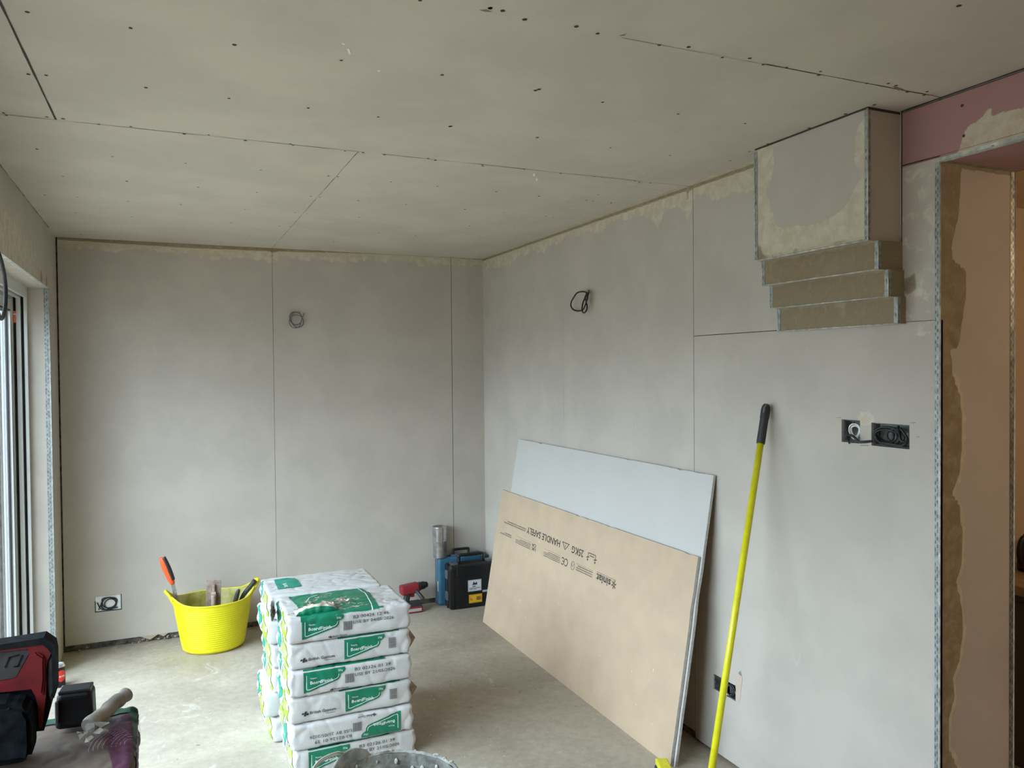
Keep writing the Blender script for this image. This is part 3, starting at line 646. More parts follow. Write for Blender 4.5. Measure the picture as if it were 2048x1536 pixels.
# cable loops at light points
bm = bmesh.new()
cx, cz = 1.335, 1.950
pts = []
for k in range(26):
    a = 1.4+k*2*PI/9.5; rr = 0.037+0.007*math.sin(k*0.9)
    pts.append((cx+rr*math.cos(a)+0.004*math.sin(k*.5), -0.010-0.0016*k, cz+0.004-0.0012*k*0.5+rr*1.15*math.sin(a)))
loop(bm, [(cx+0.03, 0.006, cz+0.045), (cx+0.02, -0.006, cz+0.045)]+pts, 0.0032, k=6)
loop(bm, [pts[-1], (cx+0.045, -.035, cz+0.03), (cx+0.052, -.03, cz+0.038)], 0.0032)
o = tag(link('light_cable', bm, GREYC), 'small grey cable coil poking out of the back wall', 'cable')
bm = bmesh.new()
C8 = [(-1.562,2.021),(-1.565,2.006),(-1.568,1.994),(-1.564,1.979),(-1.550,1.964),(-1.527,1.950),(-1.503,1.938),(-1.476,1.932),(-1.436,1.932),(-1.403,1.935),(-1.375,1.944),(-1.365,1.957),(-1.371,1.972),(-1.392,1.990),(-1.425,2.009),(-1.449,2.024),(-1.473,2.030),(-1.505,2.029),(-1.528,2.022),(-1.516,2.010),(-1.500,1.996),(-1.486,1.978),(-1.484,1.957),(-1.492,1.938),(-1.507,1.923),(-1.526,1.915),(-1.547,1.918),(-1.557,1.931),(-1.550,1.949),(-1.531,1.971),(-1.508,1.996),(-1.516,2.012),(-1.532,2.020),(-1.539,2.008),(-1.543,1.985),(-1.540,1.966),(-1.554,1.973),(-1.566,1.991),(-1.560,2.010),(-1.551,2.022)]
pts = [(2.606-0.012*math.sin(i*0.55), y, z) for i, (y, z) in enumerate(C8)]
loop(bm, [(2.640,-1.501,2.031)]+pts, 0.0042, k=5)
bmx = bm
disc(bm, (2.635,-1.509,2.030), (-1, 0, 0), 0.010, 12, 1)
o = tag(link('light_cable', bm, [BLACKC, SLOT]), 'looped black cable hanging from a hole in the right wall', 'cable')
bm = bmesh.new()
a = (0.030, -2.06, 2.04)
loop(bm, [(-0.002, -2.14, 2.10), (0.02, -2.15, 2.085), (0.045, -2.13, 2.02), (0.05, -2.085, 1.975), (0.05, -2.045, 1.93), (0.05, -2.04, 1.88), (0.05, -2.065, 1.83), (0.05, -2.14, 1.80), (0.05, -2.22, 1.84), (0.045, -2.24, 1.93), (0.04, -2.20, 2.02), (0.03, -2.15, 2.06)], 0.0065, k=8)
tag(link('light_cable', bm, BLACKC, loc=(0.012, 0.0, 0.0)), 'thick black cable loop hanging in front of the patio door, at left edge', 'cable')

# ------------------------------------------------------------------ leaning plasterboard sheets
BRP = mat('brown_board_paper', (0.47, 0.35, 0.238), 0.8, var=0.045, vscale=7, bump=0.15, bscale=200, bdist=0.001)
GRP = mat('pale_board_paper', (0.49, 0.465, 0.435), 0.75, var=0.02, vscale=5)
PRINT = mat('faded_black_print', (0.06, 0.05, 0.04), 0.8, var=0.4, vscale=160)
PRINTL = mat('light_print', (0.22, 0.18, 0.14), 0.8, var=0.35, vscale=200)
FLECK = mat('board_fleck', (0.64, 0.57, 0.48), 0.8)
def sheet(name, label, yb, L, xb, slope_dx, slen, th, face_m, back_m, cat='board', chips=9, seed=1):
    """board with long edge on the floor, leaning on the right wall; local x = along board (towards camera), local z = up the slope, local -y = visible face"""
    rnd = random.Random(seed)
    ang = math.asin(slope_dx/slen)
    t = thing(name, label, cat, (xb, yb, 0.0))
    X = Vector((0, -1, 0)); Z = Vector((math.sin(ang), 0, math.cos(ang))); Yv = Z.cross(X)   # Yv points into the wall side
    t.matrix_world = Matrix(((X.x, Yv.x, Z.x, xb), (X.y, Yv.y, Z.y, yb), (X.z, Yv.z, Z.z, 0.0), (0, 0, 0, 1)))
    bm = bmesh.new(); lay = 0
    # outline with slightly nibbled edges
    top = [(L*i/60, slen-(rnd.random()**22)*0.006) for i in range(61)]
    out = [(0, 0), (L, 0)]+[(L-(rnd.random()**8)*0.006, slen*j/12) for j in range(1, 12)]+top[::-1]+[((rnd.random()**8)*0.004, slen*j/12) for j in range(11, 0, -1)]
    fr = [bm.verts.new((x, 0, z)) for x, z in out]; bk = [bm.verts.new((x, th, z)) for x, z in out]
    f = bm.faces.new(fr); f.material_index = 0
    f = bm.faces.new(bk[::-1]); f.material_index = 1
    n = len(out)
    for i in range(n):
        f = bm.faces.new((fr[i], bk[i], bk[(i+1) % n], fr[(i+1) % n])); f.material_index = 2
    bm.normal_update()
    for i in range(chips):
        u = rnd.uniform(0.05, L-0.05); v = rnd.uniform(0.04, slen-0.05); r = rnd.uniform(0.0012, 0.0038)
        k = 7; a0 = rnd.random()*3; e = rnd.uniform(1, 2.4)
        f = bm.faces.new([bm.verts.new((u+r*math.cos(a0+q*2*PI/k)*rnd.uniform(.6, 1.2), -0.0008, v+r*e*math.sin(a0+q*2*PI/k)*rnd.uniform(.6, 1.2))) for q in range(k)]); f.material_index = 3
    return link('board', bm, [face_m, back_m, EDGE, FLECK], t)
slW = 0.20/1.19
white = sheet('plasterboard_sheet', 'pale grey plasterboard sheet leaning on right wall, behind the brown one', -0.625, 1.945, 2.418, 0.200, 1.19, 0.0125, GRP, BRP, chips=0, seed=3)
brown = sheet('plasterboard_sheet', 'brown-backed printed plasterboard sheet leaning in front of the pale one', -0.522, 2.038, 2.402, 0.1435, 0.853, 0.0125, BRP, GRP, chips=30, seed=5)

def text_bm(body, size, bold=0.0, sx=1.0, align='LEFT'):
    c = bpy.data.curves.new('t', 'FONT'); c.body = body; c.size = size; c.offset = bold; c.align_x = align; c.resolution_u = 2
    o = bpy.data.objects.new('t', c); COL.objects.link(o); bpy.context.view_layer.update()
    me = bpy.data.meshes.new_from_object(o.evaluated_get(bpy.context.evaluated_depsgraph_get()))
    bm = bmesh.new(); bm.from_mesh(me); bpy.data.objects.remove(o); bpy.data.curves.remove(c); bpy.data.meshes.remove(me)
    for v in bm.verts: v.co.x *= sx
    return bm
def put(dst, src, x, y, rot=0.0, sc=1.0):
    M = Matrix.Translation((x, y, 0)) @ Matrix.Rotation(rot, 4, 'Z') @ Matrix.Diagonal((sc, sc, 1, 1))
    for v in src.verts: v.co = M @ v.co
    merge(dst, src)
def poly2(bm, pts, rot=0):
    tri = tessellate_polygon([[Vector((x, y, 0)) for x, y in pts]])
    vs = [bm.verts.new((x, y, 0)) for x, y in pts]
    for a in tri:
        try: bm.faces.new([vs[i] for i in a])
        except ValueError: pass
def line2(bm, pts, w):
    for (a, b) in zip(pts, pts[1:]):
        a = Vector(a); b = Vector(b); d = (b-a)
        if d.length < 1e-6: continue
        d.normalize(); s = Vector((-d.y, d.x))*w/2; e = d*w*0.3
        poly2(bm, [tuple(a-s-e), tuple(b-s+e), tuple(b+s+e), tuple(a+s-e)])
def rect2(bm, x0, x1, y0, y1): poly2(bm, [(x0, y0), (x1, y0), (x1, y1), (x0, y1)])
# print on the brown sheet: written in its own upright frame, then turned 180 degrees
def sheet_text():
    big = bmesh.new(); small = bmesh.new()
    return big, small
def fit(body, h, w, bold=0.0):
    """lettering with cap height h and total width w, lower-left at the origin"""
    bm = text_bm(body, 1.0, bold)
    xs = [v.co.x for v in bm.verts]; ys = [v.co.y for v in bm.verts]
    x0, x1, y0 = min(xs), max(xs), 0.0; s = h/0.7
    for v in bm.verts: v.co = Vector(((v.co.x-x0)*w/(x1-x0), v.co.y*s, 0))
    return bm
def greek(bm, x, y, w, rows, lh, rnd, fill=0.8):
    for r in range(rows):
        cx = x; end = x+w*(1 if r < rows-1 else rnd.uniform(.6, 1))
        while cx < end:
            l = rnd.uniform(0.002, 0.006); rect2(bm, cx, min(cx+l, end), y-r*lh, y-r*lh+lh*rnd.uniform(.45, .6)); cx += l+rnd.uniform(.0008, .0022)
rnd = random.Random(11)
big = bmesh.new(); small = bmesh.new()
# reading frame: x = -u, y = -v
put(big, fit('25KG', 0.036, 0.125, 0.012), -1.128, -0.690)
put(big, fit('HANDLE SAFELY', 0.036, 0.425, 0.012), -0.868, -0.690)
line2(big, [(-.968, -.690), (-.893, -.690), (-.930, -.655), (-.968, -.690)], .004); rect2(big, -.932, -.928, -.680, -.667); rect2(big, -.932, -.928, -.686, -.683)
line2(big, [(-1.250, -.665), (-1.250, -.690), (-1.175, -.690), (-1.175, -.665)], .004); rect2(big, -1.235, -1.19, -.680, -.676)
for s in (-1.250, -1.175): disc(big, (s, -.655, 0), (0, 0, 1), .006, 8); line2(big, [(s-.012, -.670), (s+.012, -.665)], .005)
greek(small, -.425, -.664, .32, 2, .012, rnd)
put(big, fit('siniat', 0.038, 0.135, 0.02), -1.418, -0.610)
for k in range(6):
    a = k*PI/3+.3; line2(big, [(-1.447+.006*math.cos(a), -.593+.006*math.sin(a)), (-1.447+.019*math.cos(a), -.593+.019*math.sin(a))], .006)
line2(small, [(-1.46, -.617), (-1.28, -.617)], .003)
greek(small, -1.243, -.584, .17, 3, .011, rnd); line2(small, [(-1.243, -.612), (-1.07, -.612)], .0016)
a = [( -1.036+.018*math.cos(k*PI/6), -.592+.022*math.sin(k*PI/6)) for k in range(13)]; line2(small, a, .004); line2(small, [(-1.045, -.60), (-1.03, -.585), (-1.025, -.60)], .003)
def arc(bm, cx, cy, r, a0, a1, w): line2(bm, [(cx+r*math.cos(a0+(a1-a0)*i/12), cy+r*math.sin(a0+(a1-a0)*i/12)) for i in range(13)], w)
arc(big, -.960, -.592, .018, .9, 2*PI-.9, .005); arc(big, -.922, -.592, .018, .9, 2*PI-.9, .005); line2(big, [(-.938, -.592), (-.922, -.592)], .005)
greek(small, -.892, -.577, .20, 4, .009, rnd, .9); line2(small, [(-.892, -.612), (-.69, -.612)], .0016)
put(big, fit('UK', 0.017, 0.055, .02), -.590, -.590); put(big, fit('CA', 0.017, 0.055, .02), -.590, -.611)
greek(small, -.520, -.575, .21, 4, .009, rnd, .9); line2(small, [(-.52, -.612), (-.31, -.612)], .0016)
greek(small, -.243, -.590, .17, 2, .011, rnd)
def onto_sheet(bm, name, m):
    for v in bm.verts: v.co = Vector((-v.co.x, -0.0011, -v.co.y))
    bmesh.ops.recalc_face_normals(bm, faces=bm.faces)
    decal(brown, bm, m)
onto_sheet(big, 'printed_lettering', PRINT); onto_sheet(small, 'printed_small_text', PRINTL)

# ------------------------------------------------------------------ paper plaster bags
PAPER = mat('white_bag_paper', (0.52, 0.51, 0.49), 0.42, var=0.05, vscale=9, bump=0.35, bscale=26, bdist=0.006, coat=0.12)
KRAFT = mat('brown_kraft_inner', (0.23, 0.15, 0.10), 0.85, var=0.3, vscale=60)
GREEN = mat('bag_green_print', (0.004, 0.165, 0.085), 0.4, var=0.12, vscale=12, bump=0.35, bscale=26, bdist=0.006, coat=0.12)
TEAL = mat('bag_teal_print', (0.01, 0.22, 0.145), 0.4, var=0.1, vscale=12, bump=0.35, bscale=26, bdist=0.006)
LIME = mat('bag_lime_print', (0.24, 0.45, 0.015), 0.42, var=0.18, vscale=40, bump=0.35, bscale=26, bdist=0.006)
LILAC = mat('bag_lilac_print', (0.42, 0.44, 0.56), 0.45)
WHITEP = mat('bag_white_print', (0.75, 0.76, 0.74), 0.45)
BLACKP = mat('bag_black_print', (0.025, 0.025, 0.025), 0.6)
GREYP = mat('bag_barcode_print', (0.10, 0.10, 0.095), 0.7)
BL, BD, BH = 0.505, 0.335, 0.107
def bag_bm(seed, L=BL, D=BD, Hh=BH, kx=1.0):
    """filled paper sack lying flat: origin at base centre"""
    nx, ny, nz = 72, 44, 16
    bm = bmesh.new(); rad = 0.016; so = seed*13.7; idx = {}
    def P(x, y, z):
        # x,y,z in -1..1
        p = Vector((x*L/2, y*D/2, z*Hh/2)); q = Vector((max(-L/2+rad, min(L/2-rad, p.x)), max(-D/2+rad, min(D/2-rad, p.y)), max(-Hh/2+rad, min(Hh/2-rad, p.z))))
        d = p-q
        if d.length > 1e-7: p = q+d.normalized()*min(d.length, rad) if d.length > rad else q+d
        # soft pillow bulge
        e = (1-x*x)*(1-y*y)
        p.z += 0.004*e*z if z > 0 else -0.0042*e*z
        n = Vector((x**9, y**7, z**5)); n = n.normalized() if n.length > 1e-6 else Vector((0, 0, 1))
        # pinched belly of the long and short sides
        s = noise.noise(Vector((p.x*7+so, p.y*7, p.z*4)))
        w1 = abs(noise.noise(Vector((p.x*16+so, p.y*22, p.z*9)))); w2 = abs(noise.noise(Vector((p.x*44+so*2, p.y*44, p.z*30))))
        cr = 0.004*s-0.0034*max(0, 0.24-w1)/0.24-0.0008*max(0, 0.12-w2)/0.12
        cr *= kx*(0.35+0.65*min(1, 1.3*(abs(x)**3+0.35)))
        p += n*cr
        if abs(z) < 0.8 and abs(x) > 0.96: p.x += (0.004*math.sin(z*5+so)+0.003*noise.noise(Vector((so, p.y*18, p.z*30))))*(1 if x > 0 else -1)
        # hollow of the folded end corners
        return p
    def V(i, j, k):
        if (i, j, k) not in idx:
            p = P(2*i/nx-1, 2*j/ny-1, 2*k/nz-1); p.z = max(p.z+Hh/2, 0.0 if k == 0 else 0.0005); idx[(i, j, k)] = bm.verts.new(p)
        return idx[(i, j, k)]
    for i in range(nx):
        for j in range(ny):
            bm.faces.new((V(i,j,0), V(i,j+1,0), V(i+1,j+1,0), V(i+1,j,0))); bm.faces.new((V(i,j,nz), V(i+1,j,nz), V(i+1,j+1,nz), V(i,j+1,nz)))
    for i in range(nx):
        for k in range(nz):
            bm.faces.new((V(i,0,k), V(i+1,0,k), V(i+1,0,k+1), V(i,0,k+1))); bm.faces.new((V(i,ny,k), V(i,ny,k+1), V(i+1,ny,k+1), V(i+1,ny,k)))
    for j in range(ny):
        for k in range(nz):
            bm.faces.new((V(0,j,k), V(0,j,k+1), V(0,j+1,k+1), V(0,j+1,k))); bm.faces.new((V(nx,j,k), V(nx,j+1,k), V(nx,j+1,k+1), V(nx,j,k+1)))
    bmesh.ops.triangulate(bm, faces=bm.faces)
    for f in bm.faces: f.smooth = True
    return bm
def chop(bm, g):
    """cut a flat print into a grid so that it can follow the paper"""
    xs = [v.co.x for v in bm.verts]; ys = [v.co.y for v in bm.verts]
    for a, lo, hi in ((0, min(xs), max(xs)), (1, min(ys), max(ys))):
        c = math.floor(lo/g)*g+g
        while c < hi:
            co = [0, 0, 0]; no = [0, 0, 0]; co[a] = c; no[a] = 1
            bmesh.ops.bisect_plane(bm, geom=list(bm.verts)+list(bm.edges)+list(bm.faces), plane_co=co, plane_no=no, dist=1e-6); c += g
def wrap(bm, bvh, mode, off=0.0012, L=BL, D=BD, Hh=BH):
    """project 2D print (metres) on the bag: front u=x from the left end, v=z; top u=x, v=y from the front edge; left end u=y from the back, v=z"""
    kill = []
    for v in bm.verts:
        u, w = v.co.x, v.co.y
        if mode == 'front': o, d = Vector((-L/2+u, -1, max(0.003, min(Hh-0.003, w)))), Vector((0, 1, 0))
        elif mode == 'top': o, d = Vector((-L/2+u, -D/2+w, 1)), Vector((0, 0, -1))
        elif mode == 'left': o, d = Vector((-1, D/2-u, max(0.003, min(Hh-0.003, w)))), Vector((1, 0, 0))
        else: o, d = Vector((1, -D/2+u, max(0.003, min(Hh-0.003, w)))), Vector((-1, 0, 0))
        h = bvh.ray_cast(o, d)
        if h[0] is None: kill.append(v); continue
        v.co = h[0]+h[1]*off if mode != 'x' else h[0]
    if kill: bmesh.ops.delete(bm, geom=kill, context='VERTS')
    for f in bm.faces: f.smooth = True
    return bm
def turned(bm, w, h):
    for v in bm.verts: v.co = Vector((w-v.co.x, h-v.co.y, 0))
    return bm
def panel_shapes(u0, s=1.0):
    g = bmesh.new(); wv = bmesh.new()
    poly2(g, [(u0, .016), (u0, .096), (u0+.166, .096), (u0+.1665, .086), (u0+.160, .078), (u0+.148, .072), (u0+.146, .060), (u0+.138, .050), (u0+.02, .018)])
    line2(wv, [(u0+.012, .084), (u0+.012, .031), (u0+.015, .028), (u0+.022, .028), (u0+.132, .056), (u0+.139, .062), (u0+.141, .071)], .0022)
    put(wv, fit('BoardFinish', .0125, .090, .012), u0+.026, .048); put(wv, fit('Thistle', .006, .026), u0+.026, .068); put(wv, fit('25kg', .0075, .018), u0+.138, .083)
    return g, wv
def barcode(bm, u, v, w, h, rnd, horiz=False):
    x = 0
    while x < (h if horiz else w):
        t = rnd.uniform(.0008, .0022)
        if horiz: rect2(bm, u, u+w, v+x, v+min(x+t, h))
        else: rect2(bm, u+x, u+min(x+t, w), v, v+h)
        x += t+rnd.uniform(.0007, .0015)
def logo(bm, u, v, s):
    put(bm, fit('British Gypsum', .0115*s, .104*s, .014), u+.024*s, v+.004*s)
    for q in (((0, 0), (.008, 0), (.012, .018), (.004, .018)), ((.010, .002), (.018, .002), (.020, .010), (.011, .010)), ((-.008, .006), (0, .008), (.002, .014), (-.007, .013))):
        poly2(bm, [(u+a*s, v+b*s) for a, b in q])
    rect2(bm, u+.088*s, u+.124*s, v-.004*s, v-.0026*s)
def front_print(kind, dates=None):
    """returns list of (name, bmesh, material)"""
    r = random.Random(4); G = bmesh.new(); Wt = bmesh.new(); K = bmesh.new(); B = bmesh.new()
    if kind == 'A':
        g, wv = panel_shapes(.057); merge(G, g); merge(Wt, wv)
        barcode(B, .222, .030, .036, .036, r)
        put(K, fit(dates[0], .0125, .148), .262, .074); put(K, fit(dates[1], .0125, .168), .262, .052)
        logo(K, .165, .008, .55); rect2(G, .057, .39, .1005, .1045)
    else:
        g, wv = panel_shapes(.225); merge(G, g); merge(Wt, wv)
        barcode(B, .408, .036, .031, .042, r, True); logo(K, .058, .030, 1.0); rect2(G, .20, .455, .1005, .1045)
    return G, Wt, K, B
def left_print():
    T = bmesh.new(); Lm = bmesh.new(); Li = bmesh.new(); Wt = bmesh.new(); r = random.Random(2)
    poly2(T, [(.035, .100), (.125, .094), (.150, .050), (.120, .030), (.050, .060)])
    poly2(Li, [(.125, .097), (.150, .098), (.190, .045), (.170, .020), (.150, .040), (.158, .055)])
    poly2(Lm, [(.185, .098), (.262, .092), (.318, .062), (.322, .012), (.250, .006), (.205, .030), (.190, .060)])
    for i in range(7): x = .200+i*.014; line2(Wt, [(x, .088-.003*i), (x+.022, .030+.004*i)], .0022)
    disc(Wt, (.296, .060, 0), (0, 0, 1), .011, 14); disc(Wt, (.285, .030, 0), (0, 0, 1), .006, 12)
    put(Wt, fit('BoardFinish', .009, .055, .01), .050, .070)
    return T, Lm, Li, Wt
FRONTM = (('printed_panel', GREEN), ('printed_white_text', WHITEP), ('printed_black_text', BLACKP), ('barcode', GREYP))
LEFTM = (('printed_teal_shape', TEAL), ('printed_lime_leaf', LIME), ('printed_lilac_band', LILAC), ('printed_white_marks', WHITEP))
protos = []
for s in range(3):
    bm = bag_bm(s+1, Hh=BH-.003); bvh = BVHTree.FromBMesh(bm); me = bpy.data.meshes.new('sack'); bm.to_mesh(me); bm.free()
    me.materials.append(PAPER); protos.append((me, bvh))
def flap(M, w, h, seed, m=KRAFT, cr=0.004, nx=14, ny=6, lip=0.0):
    bm = bmesh.new(); G = []
    for i in range(nx+1):
        row = []
        for j in range(ny+1):
            u = i/nx; v = j/ny; hh = h*(0.72+0.28*math.sin(PI*u))*(1+0.18*noise.noise(Vector((u*5, seed, 0))))
            p = Vector((u*w, v*hh, cr*noise.noise(Vector((u*6, v*5, seed)))+lip*v*v)); row.append(bm.verts.new(M @ p))
        G.append(row)
    for i in range(nx):
        for j in range(ny): bm.faces.new((G[i][j], G[i+1][j], G[i+1][j+1], G[i][j+1])).smooth = True
    return bm
def place_bag(x, y, z, rz, label, shape, fr=None, dates=None, flip=False, left=True, group='plaster bags stacked in two columns'):
    t = thing('plaster_bag', label, 'bag', (x, y, z), rz, group)
    me, bvh = protos[shape]
    o = bpy.data.objects.new('sack', me.copy()); COL.objects.link(o); o.parent = t
    if fr:
        for (nm, m), b in zip(FRONTM, front_print(fr, dates)):
            if flip: turned(b, BL, BH)
            chop(b, 0.004); decal(o, wrap(b, bvh, 'front', 0.0020 if nm in ('printed_panel',) else 0.0028), m)
    if left:
        for (nm, m), b in zip(LEFTM, left_print()):
            if flip: turned(b, BD, BH)
            chop(b, 0.005); decal(o, wrap(b, bvh, 'left', 0.0030 if nm == 'printed_white_marks' else 0.0022), m)
    return t, bvh, o
D1 = ('B3 00426 12 46', 'USE BY 04/05/2026'); D2 = ('B3 02126 01 39', 'USE BY 21/05/2026')
XC = 1.232; YF = -2.015+BD/2; YK = YF+BD+0.012
rows = [  # from the floor up: dx, dy, rz, shape, print, dates, flip, label
    (0.016, 0.000, 0.01, 0, 'A', D2, False, 'white and green plaster bag on the floor, bottom of the front column'),
    (0.006, -.006, -.01, 1, 'A', D2, True, 'plaster bag with upside-down date print, second up in front column'),
    (0.000, 0.004, 0.005, 2, 'B', None, False, 'plaster bag with black maker logo on its side, third up in front column'),
    (0.002, -.004, 0.0, 0, 'A', D2, False, 'plaster bag dated 21/05/2026 upright, fourth up in front column'),
    (0.000, 0.002, -.008, 1, 'B', None, False, 'plaster bag directly under the torn top bag, with brown end fold'),
    (-.002, -.004, 0.0, 2, 'A', D1, False, 'torn-open plaster bag dated 04/05/2026 on top of the front column')]
for i, (dx, dy, rz, sh, fr, dt, fl, lab) in enumerate(rows):
    t, bvh, so_ = place_bag(XC+dx, YF+dy, BH*i+0.0004*i, rz, lab, sh, fr, dt, fl)
    if i in (2, 4):
        for nm_, mm_, a3 in (('end_flap', KRAFT, ((BL/2-.006, -BD/2+.012, .016), (BL/2+.030, -BD/2+.030, .050), (BL/2-.006, -BD/2+.012, .098))),):
            bm = bmesh.new(); N = 8; P3 = []
            for q in range(N+1):
                dy = .13*q/N; w_ = 1-.25*q/N+.1*math.sin(q*1.3+i)
                P3.append([bm.verts.new((BL/2-.006+(p[0]-BL/2+.006)*w_, p[1]+dy, p[2]+.003*math.sin(q*1.7+k))) for k, p in enumerate(a3)])
            for A, B in zip(P3, P3[1:]):
                for k in range(2):
                    f = bm.faces.new((A[k], B[k], B[k+1], A[k+1])); f.smooth = True; f.material_index = 1 if k == 1 else 0
            bm.faces.new(P3[0])
            link(nm_, bm, [KRAFT, PAPER], t)
    if i == 1:
        b = bmesh.new(); poly2(b, [(.02, .02), (.10, .015), (.12, .07), (.05, .09), (.015, .06)]); chop(b, .01); decal(so_, wrap(b, bvh, 'right', .001), LIME)
    if i == 5:
        top = t; tb = bvh
        def tp(pts): return [(x-(XC+dx-BL/2), y-(YF+dy-BD/2)) for x, y in pts]
        b = bmesh.new(); poly2(b, tp([(1.027,-1.704),(1.185,-1.704),(1.313,-1.669),(1.346,-1.703),(1.361,-1.789),(1.355,-1.920),(1.343,-2.068),(1.316,-2.091),(1.213,-2.085),(1.026,-2.058),(1.037,-1.965),(1.043,-1.848)])); chop(b, .0045)
        decal(so_, wrap(b, tb, 'top', .0022), TEAL if False else GREEN)
        b = bmesh.new(); line2(b, tp([(1.303,-1.673),(1.330,-1.713),(1.341,-1.797),(1.329,-1.955),(1.321,-2.013),(1.302,-2.033),(1.201,-2.044),(1.033,-2.040)]), .004); line2(b, tp([(1.083,-1.828),(1.106,-1.767),(1.145,-1.736)]), .003); chop(b, .0045)
        decal(so_, wrap(b, tb, 'top', .0030), WHITEP)
        # gypsum dust rubbed on the torn bag
        rn = random.Random(5); b = bmesh.new()
        for (x, y) in tp([(1.149,-1.788),(1.187,-1.756),(1.191,-1.841),(1.193,-1.905),(1.246,-1.835),(1.249,-1.916),(1.285,-1.870),(1.288,-1.951),(1.247,-1.977),(1.194,-1.981),(1.394,-1.954),(1.420,-1.935),(1.399,-1.900),(1.102,-1.814),(1.020,-1.949),(1.044,-1.894)]):
            for q in range(9):
                a = rn.random()*2*PI; r_ = rn.random()**.7*.030; s = rn.uniform(.002, .009); cx_, cy_ = x+r_*math.cos(a), y+r_*.8*math.sin(a); a0 = rn.random()*6
                poly2(b, [(cx_+s*rn.uniform(.4, 1.5)*math.cos(a0+k*2*PI/7), cy_+s*.6*rn.uniform(.4, 1.3)*math.sin(a0+k*2*PI/7)) for k in range(7)])
        chop(b, .0045); decal(so_, wrap(b, tb, 'top', .0030), mat('pinkish_plaster_dust', (0.50, 0.41, 0.34), 0.9, var=0.25, vscale=60))
        # torn flap: a folded lip of paper, green outside and bare paper inside
        bm = bmesh.new(); prev = None
        A = Vector((-BL/2+.040, -BD/2+.040, BH+.000)); Bv = Vector((-BL/2+.205, -BD/2+.040, BH+.004)); N = 26
        prof = [(-.012, -.006), (-.016, .010), (-.010, .024), (.004, .031), (.020, .027), (.036, .012), (.052, .004)]
        for i_ in range(N+1):
            u = i_/N; base = A.lerp(Bv, u); k = math.sin(PI*min(1, max(0, u*1.02)))**.5
            cur = [bm.verts.new(base+Vector((0.006*noise.noise(Vector((u*9, j, 1))), py*1.0+.008*noise.noise(Vector((u*8, 3, j))), (pz*k+.004*noise.noise(Vector((u*11, 7, j)))) if j else pz*.5))) for j, (py, pz) in enumerate(prof)]
            if prev:
                for j in range(len(prof)-1):
                    f = bm.faces.new((prev[j], cur[j], cur[j+1], prev[j+1])); f.smooth = True; f.material_index = 0 if j < 2 else 1
            prev = cur
        fl_ = link('torn_flap', bm, [GREEN, mat('torn_cream_paper', (0.55, 0.49, 0.38), 0.8, var=0.2, vscale=50)], t)
        # shredded paper and crumbs in the tear
        for q in range(16):
            bm = bmesh.new(); x0 = -BL/2+rn.uniform(.085, .255); y0 = -BD/2+rn.uniform(.055, .15)*(.6+.4*rn.random()); a = rn.random()*PI
            pts = [Vector((x0+k*.008*math.cos(a+.5*math.sin(k+q)), y0+k*.008*math.sin(a+.5*math.sin(k+q)), BH+.006+.010*abs(math.sin(k*.9+q)))) for k in range(6)]
            for k in range(5):
                s = Vector((-math.sin(a), math.cos(a), .5))*rn.uniform(.003, .006)
                quad(bm, pts[k]-s, pts[k]+s, pts[k+1]+s, pts[k+1]-s)
            link('paper_shred', bm, mat('pink_torn_paper', (0.55, 0.38, 0.31), 0.85, var=0.25, vscale=70), t)
        # open valve fold on the left end
        M = Matrix.Translation((-BL/2-.004, BD/2-.02, BH*.45)) @ Matrix(((-.25, -.2, .6, 0), (-1, 0, 0, 0), (0, .95, .3, 0), (0, 0, 0, 1)))
        link('valve_flap', flap(M, .13, .065, 9, KRAFT, .008, lip=.01), PAPER, t); M2 = Matrix.Translation((.003, 0, -.004)) @ M
        link('valve_opening', flap(M2, .12, .058, 8, KRAFT, .008), KRAFT, t)
backs = [(-.010, .0, .02, 1, 'white and green plaster bag on the floor, bottom of the back column'), (-.032, .01, -.03, 2, 'second plaster bag up in the back column, sticking out to the left'),
         (-.004, .0, .02, 0, 'third plaster bag up in the back column, half hidden'), (-.006, .004, .0, 1, 'fourth plaster bag up in the back column, half hidden'),
         (-.022, .006, .02, 2, 'plaster bag directly under the crumpled back top bag'), (-.012, .004, -.005, 0, 'crumpled white plaster bag on top of the back column')]
for i, (dx, dy, rz, sh, lab) in enumerate(backs):
    t, bvh, so_ = place_bag(XC-.018+dx, YK+dy, BH*i+0.0004*i, rz, lab, sh)
    if i == 5:
        def tp(pts): return [(x-(XC-.018+dx-BL/2), y-(YK+dy-BD/2)) for x, y in pts]
        b = bmesh.new(); poly2(b, tp([(1.008,-1.390),(1.082,-1.387),(1.100,-1.415),(1.108,-1.487),(1.107,-1.561),(1.004,-1.566)])); chop(b, .0045); decal(so_, wrap(b, bvh, 'top', .0022), TEAL)
        b = bmesh.new(); q_ = fit('board', .020, .055, .01); put(b, q_, *tp([(1.050,-1.543)])[0], rot=PI/2); chop(b, .0045); decal(so_, wrap(b, bvh, 'top', .0030), WHITEP)

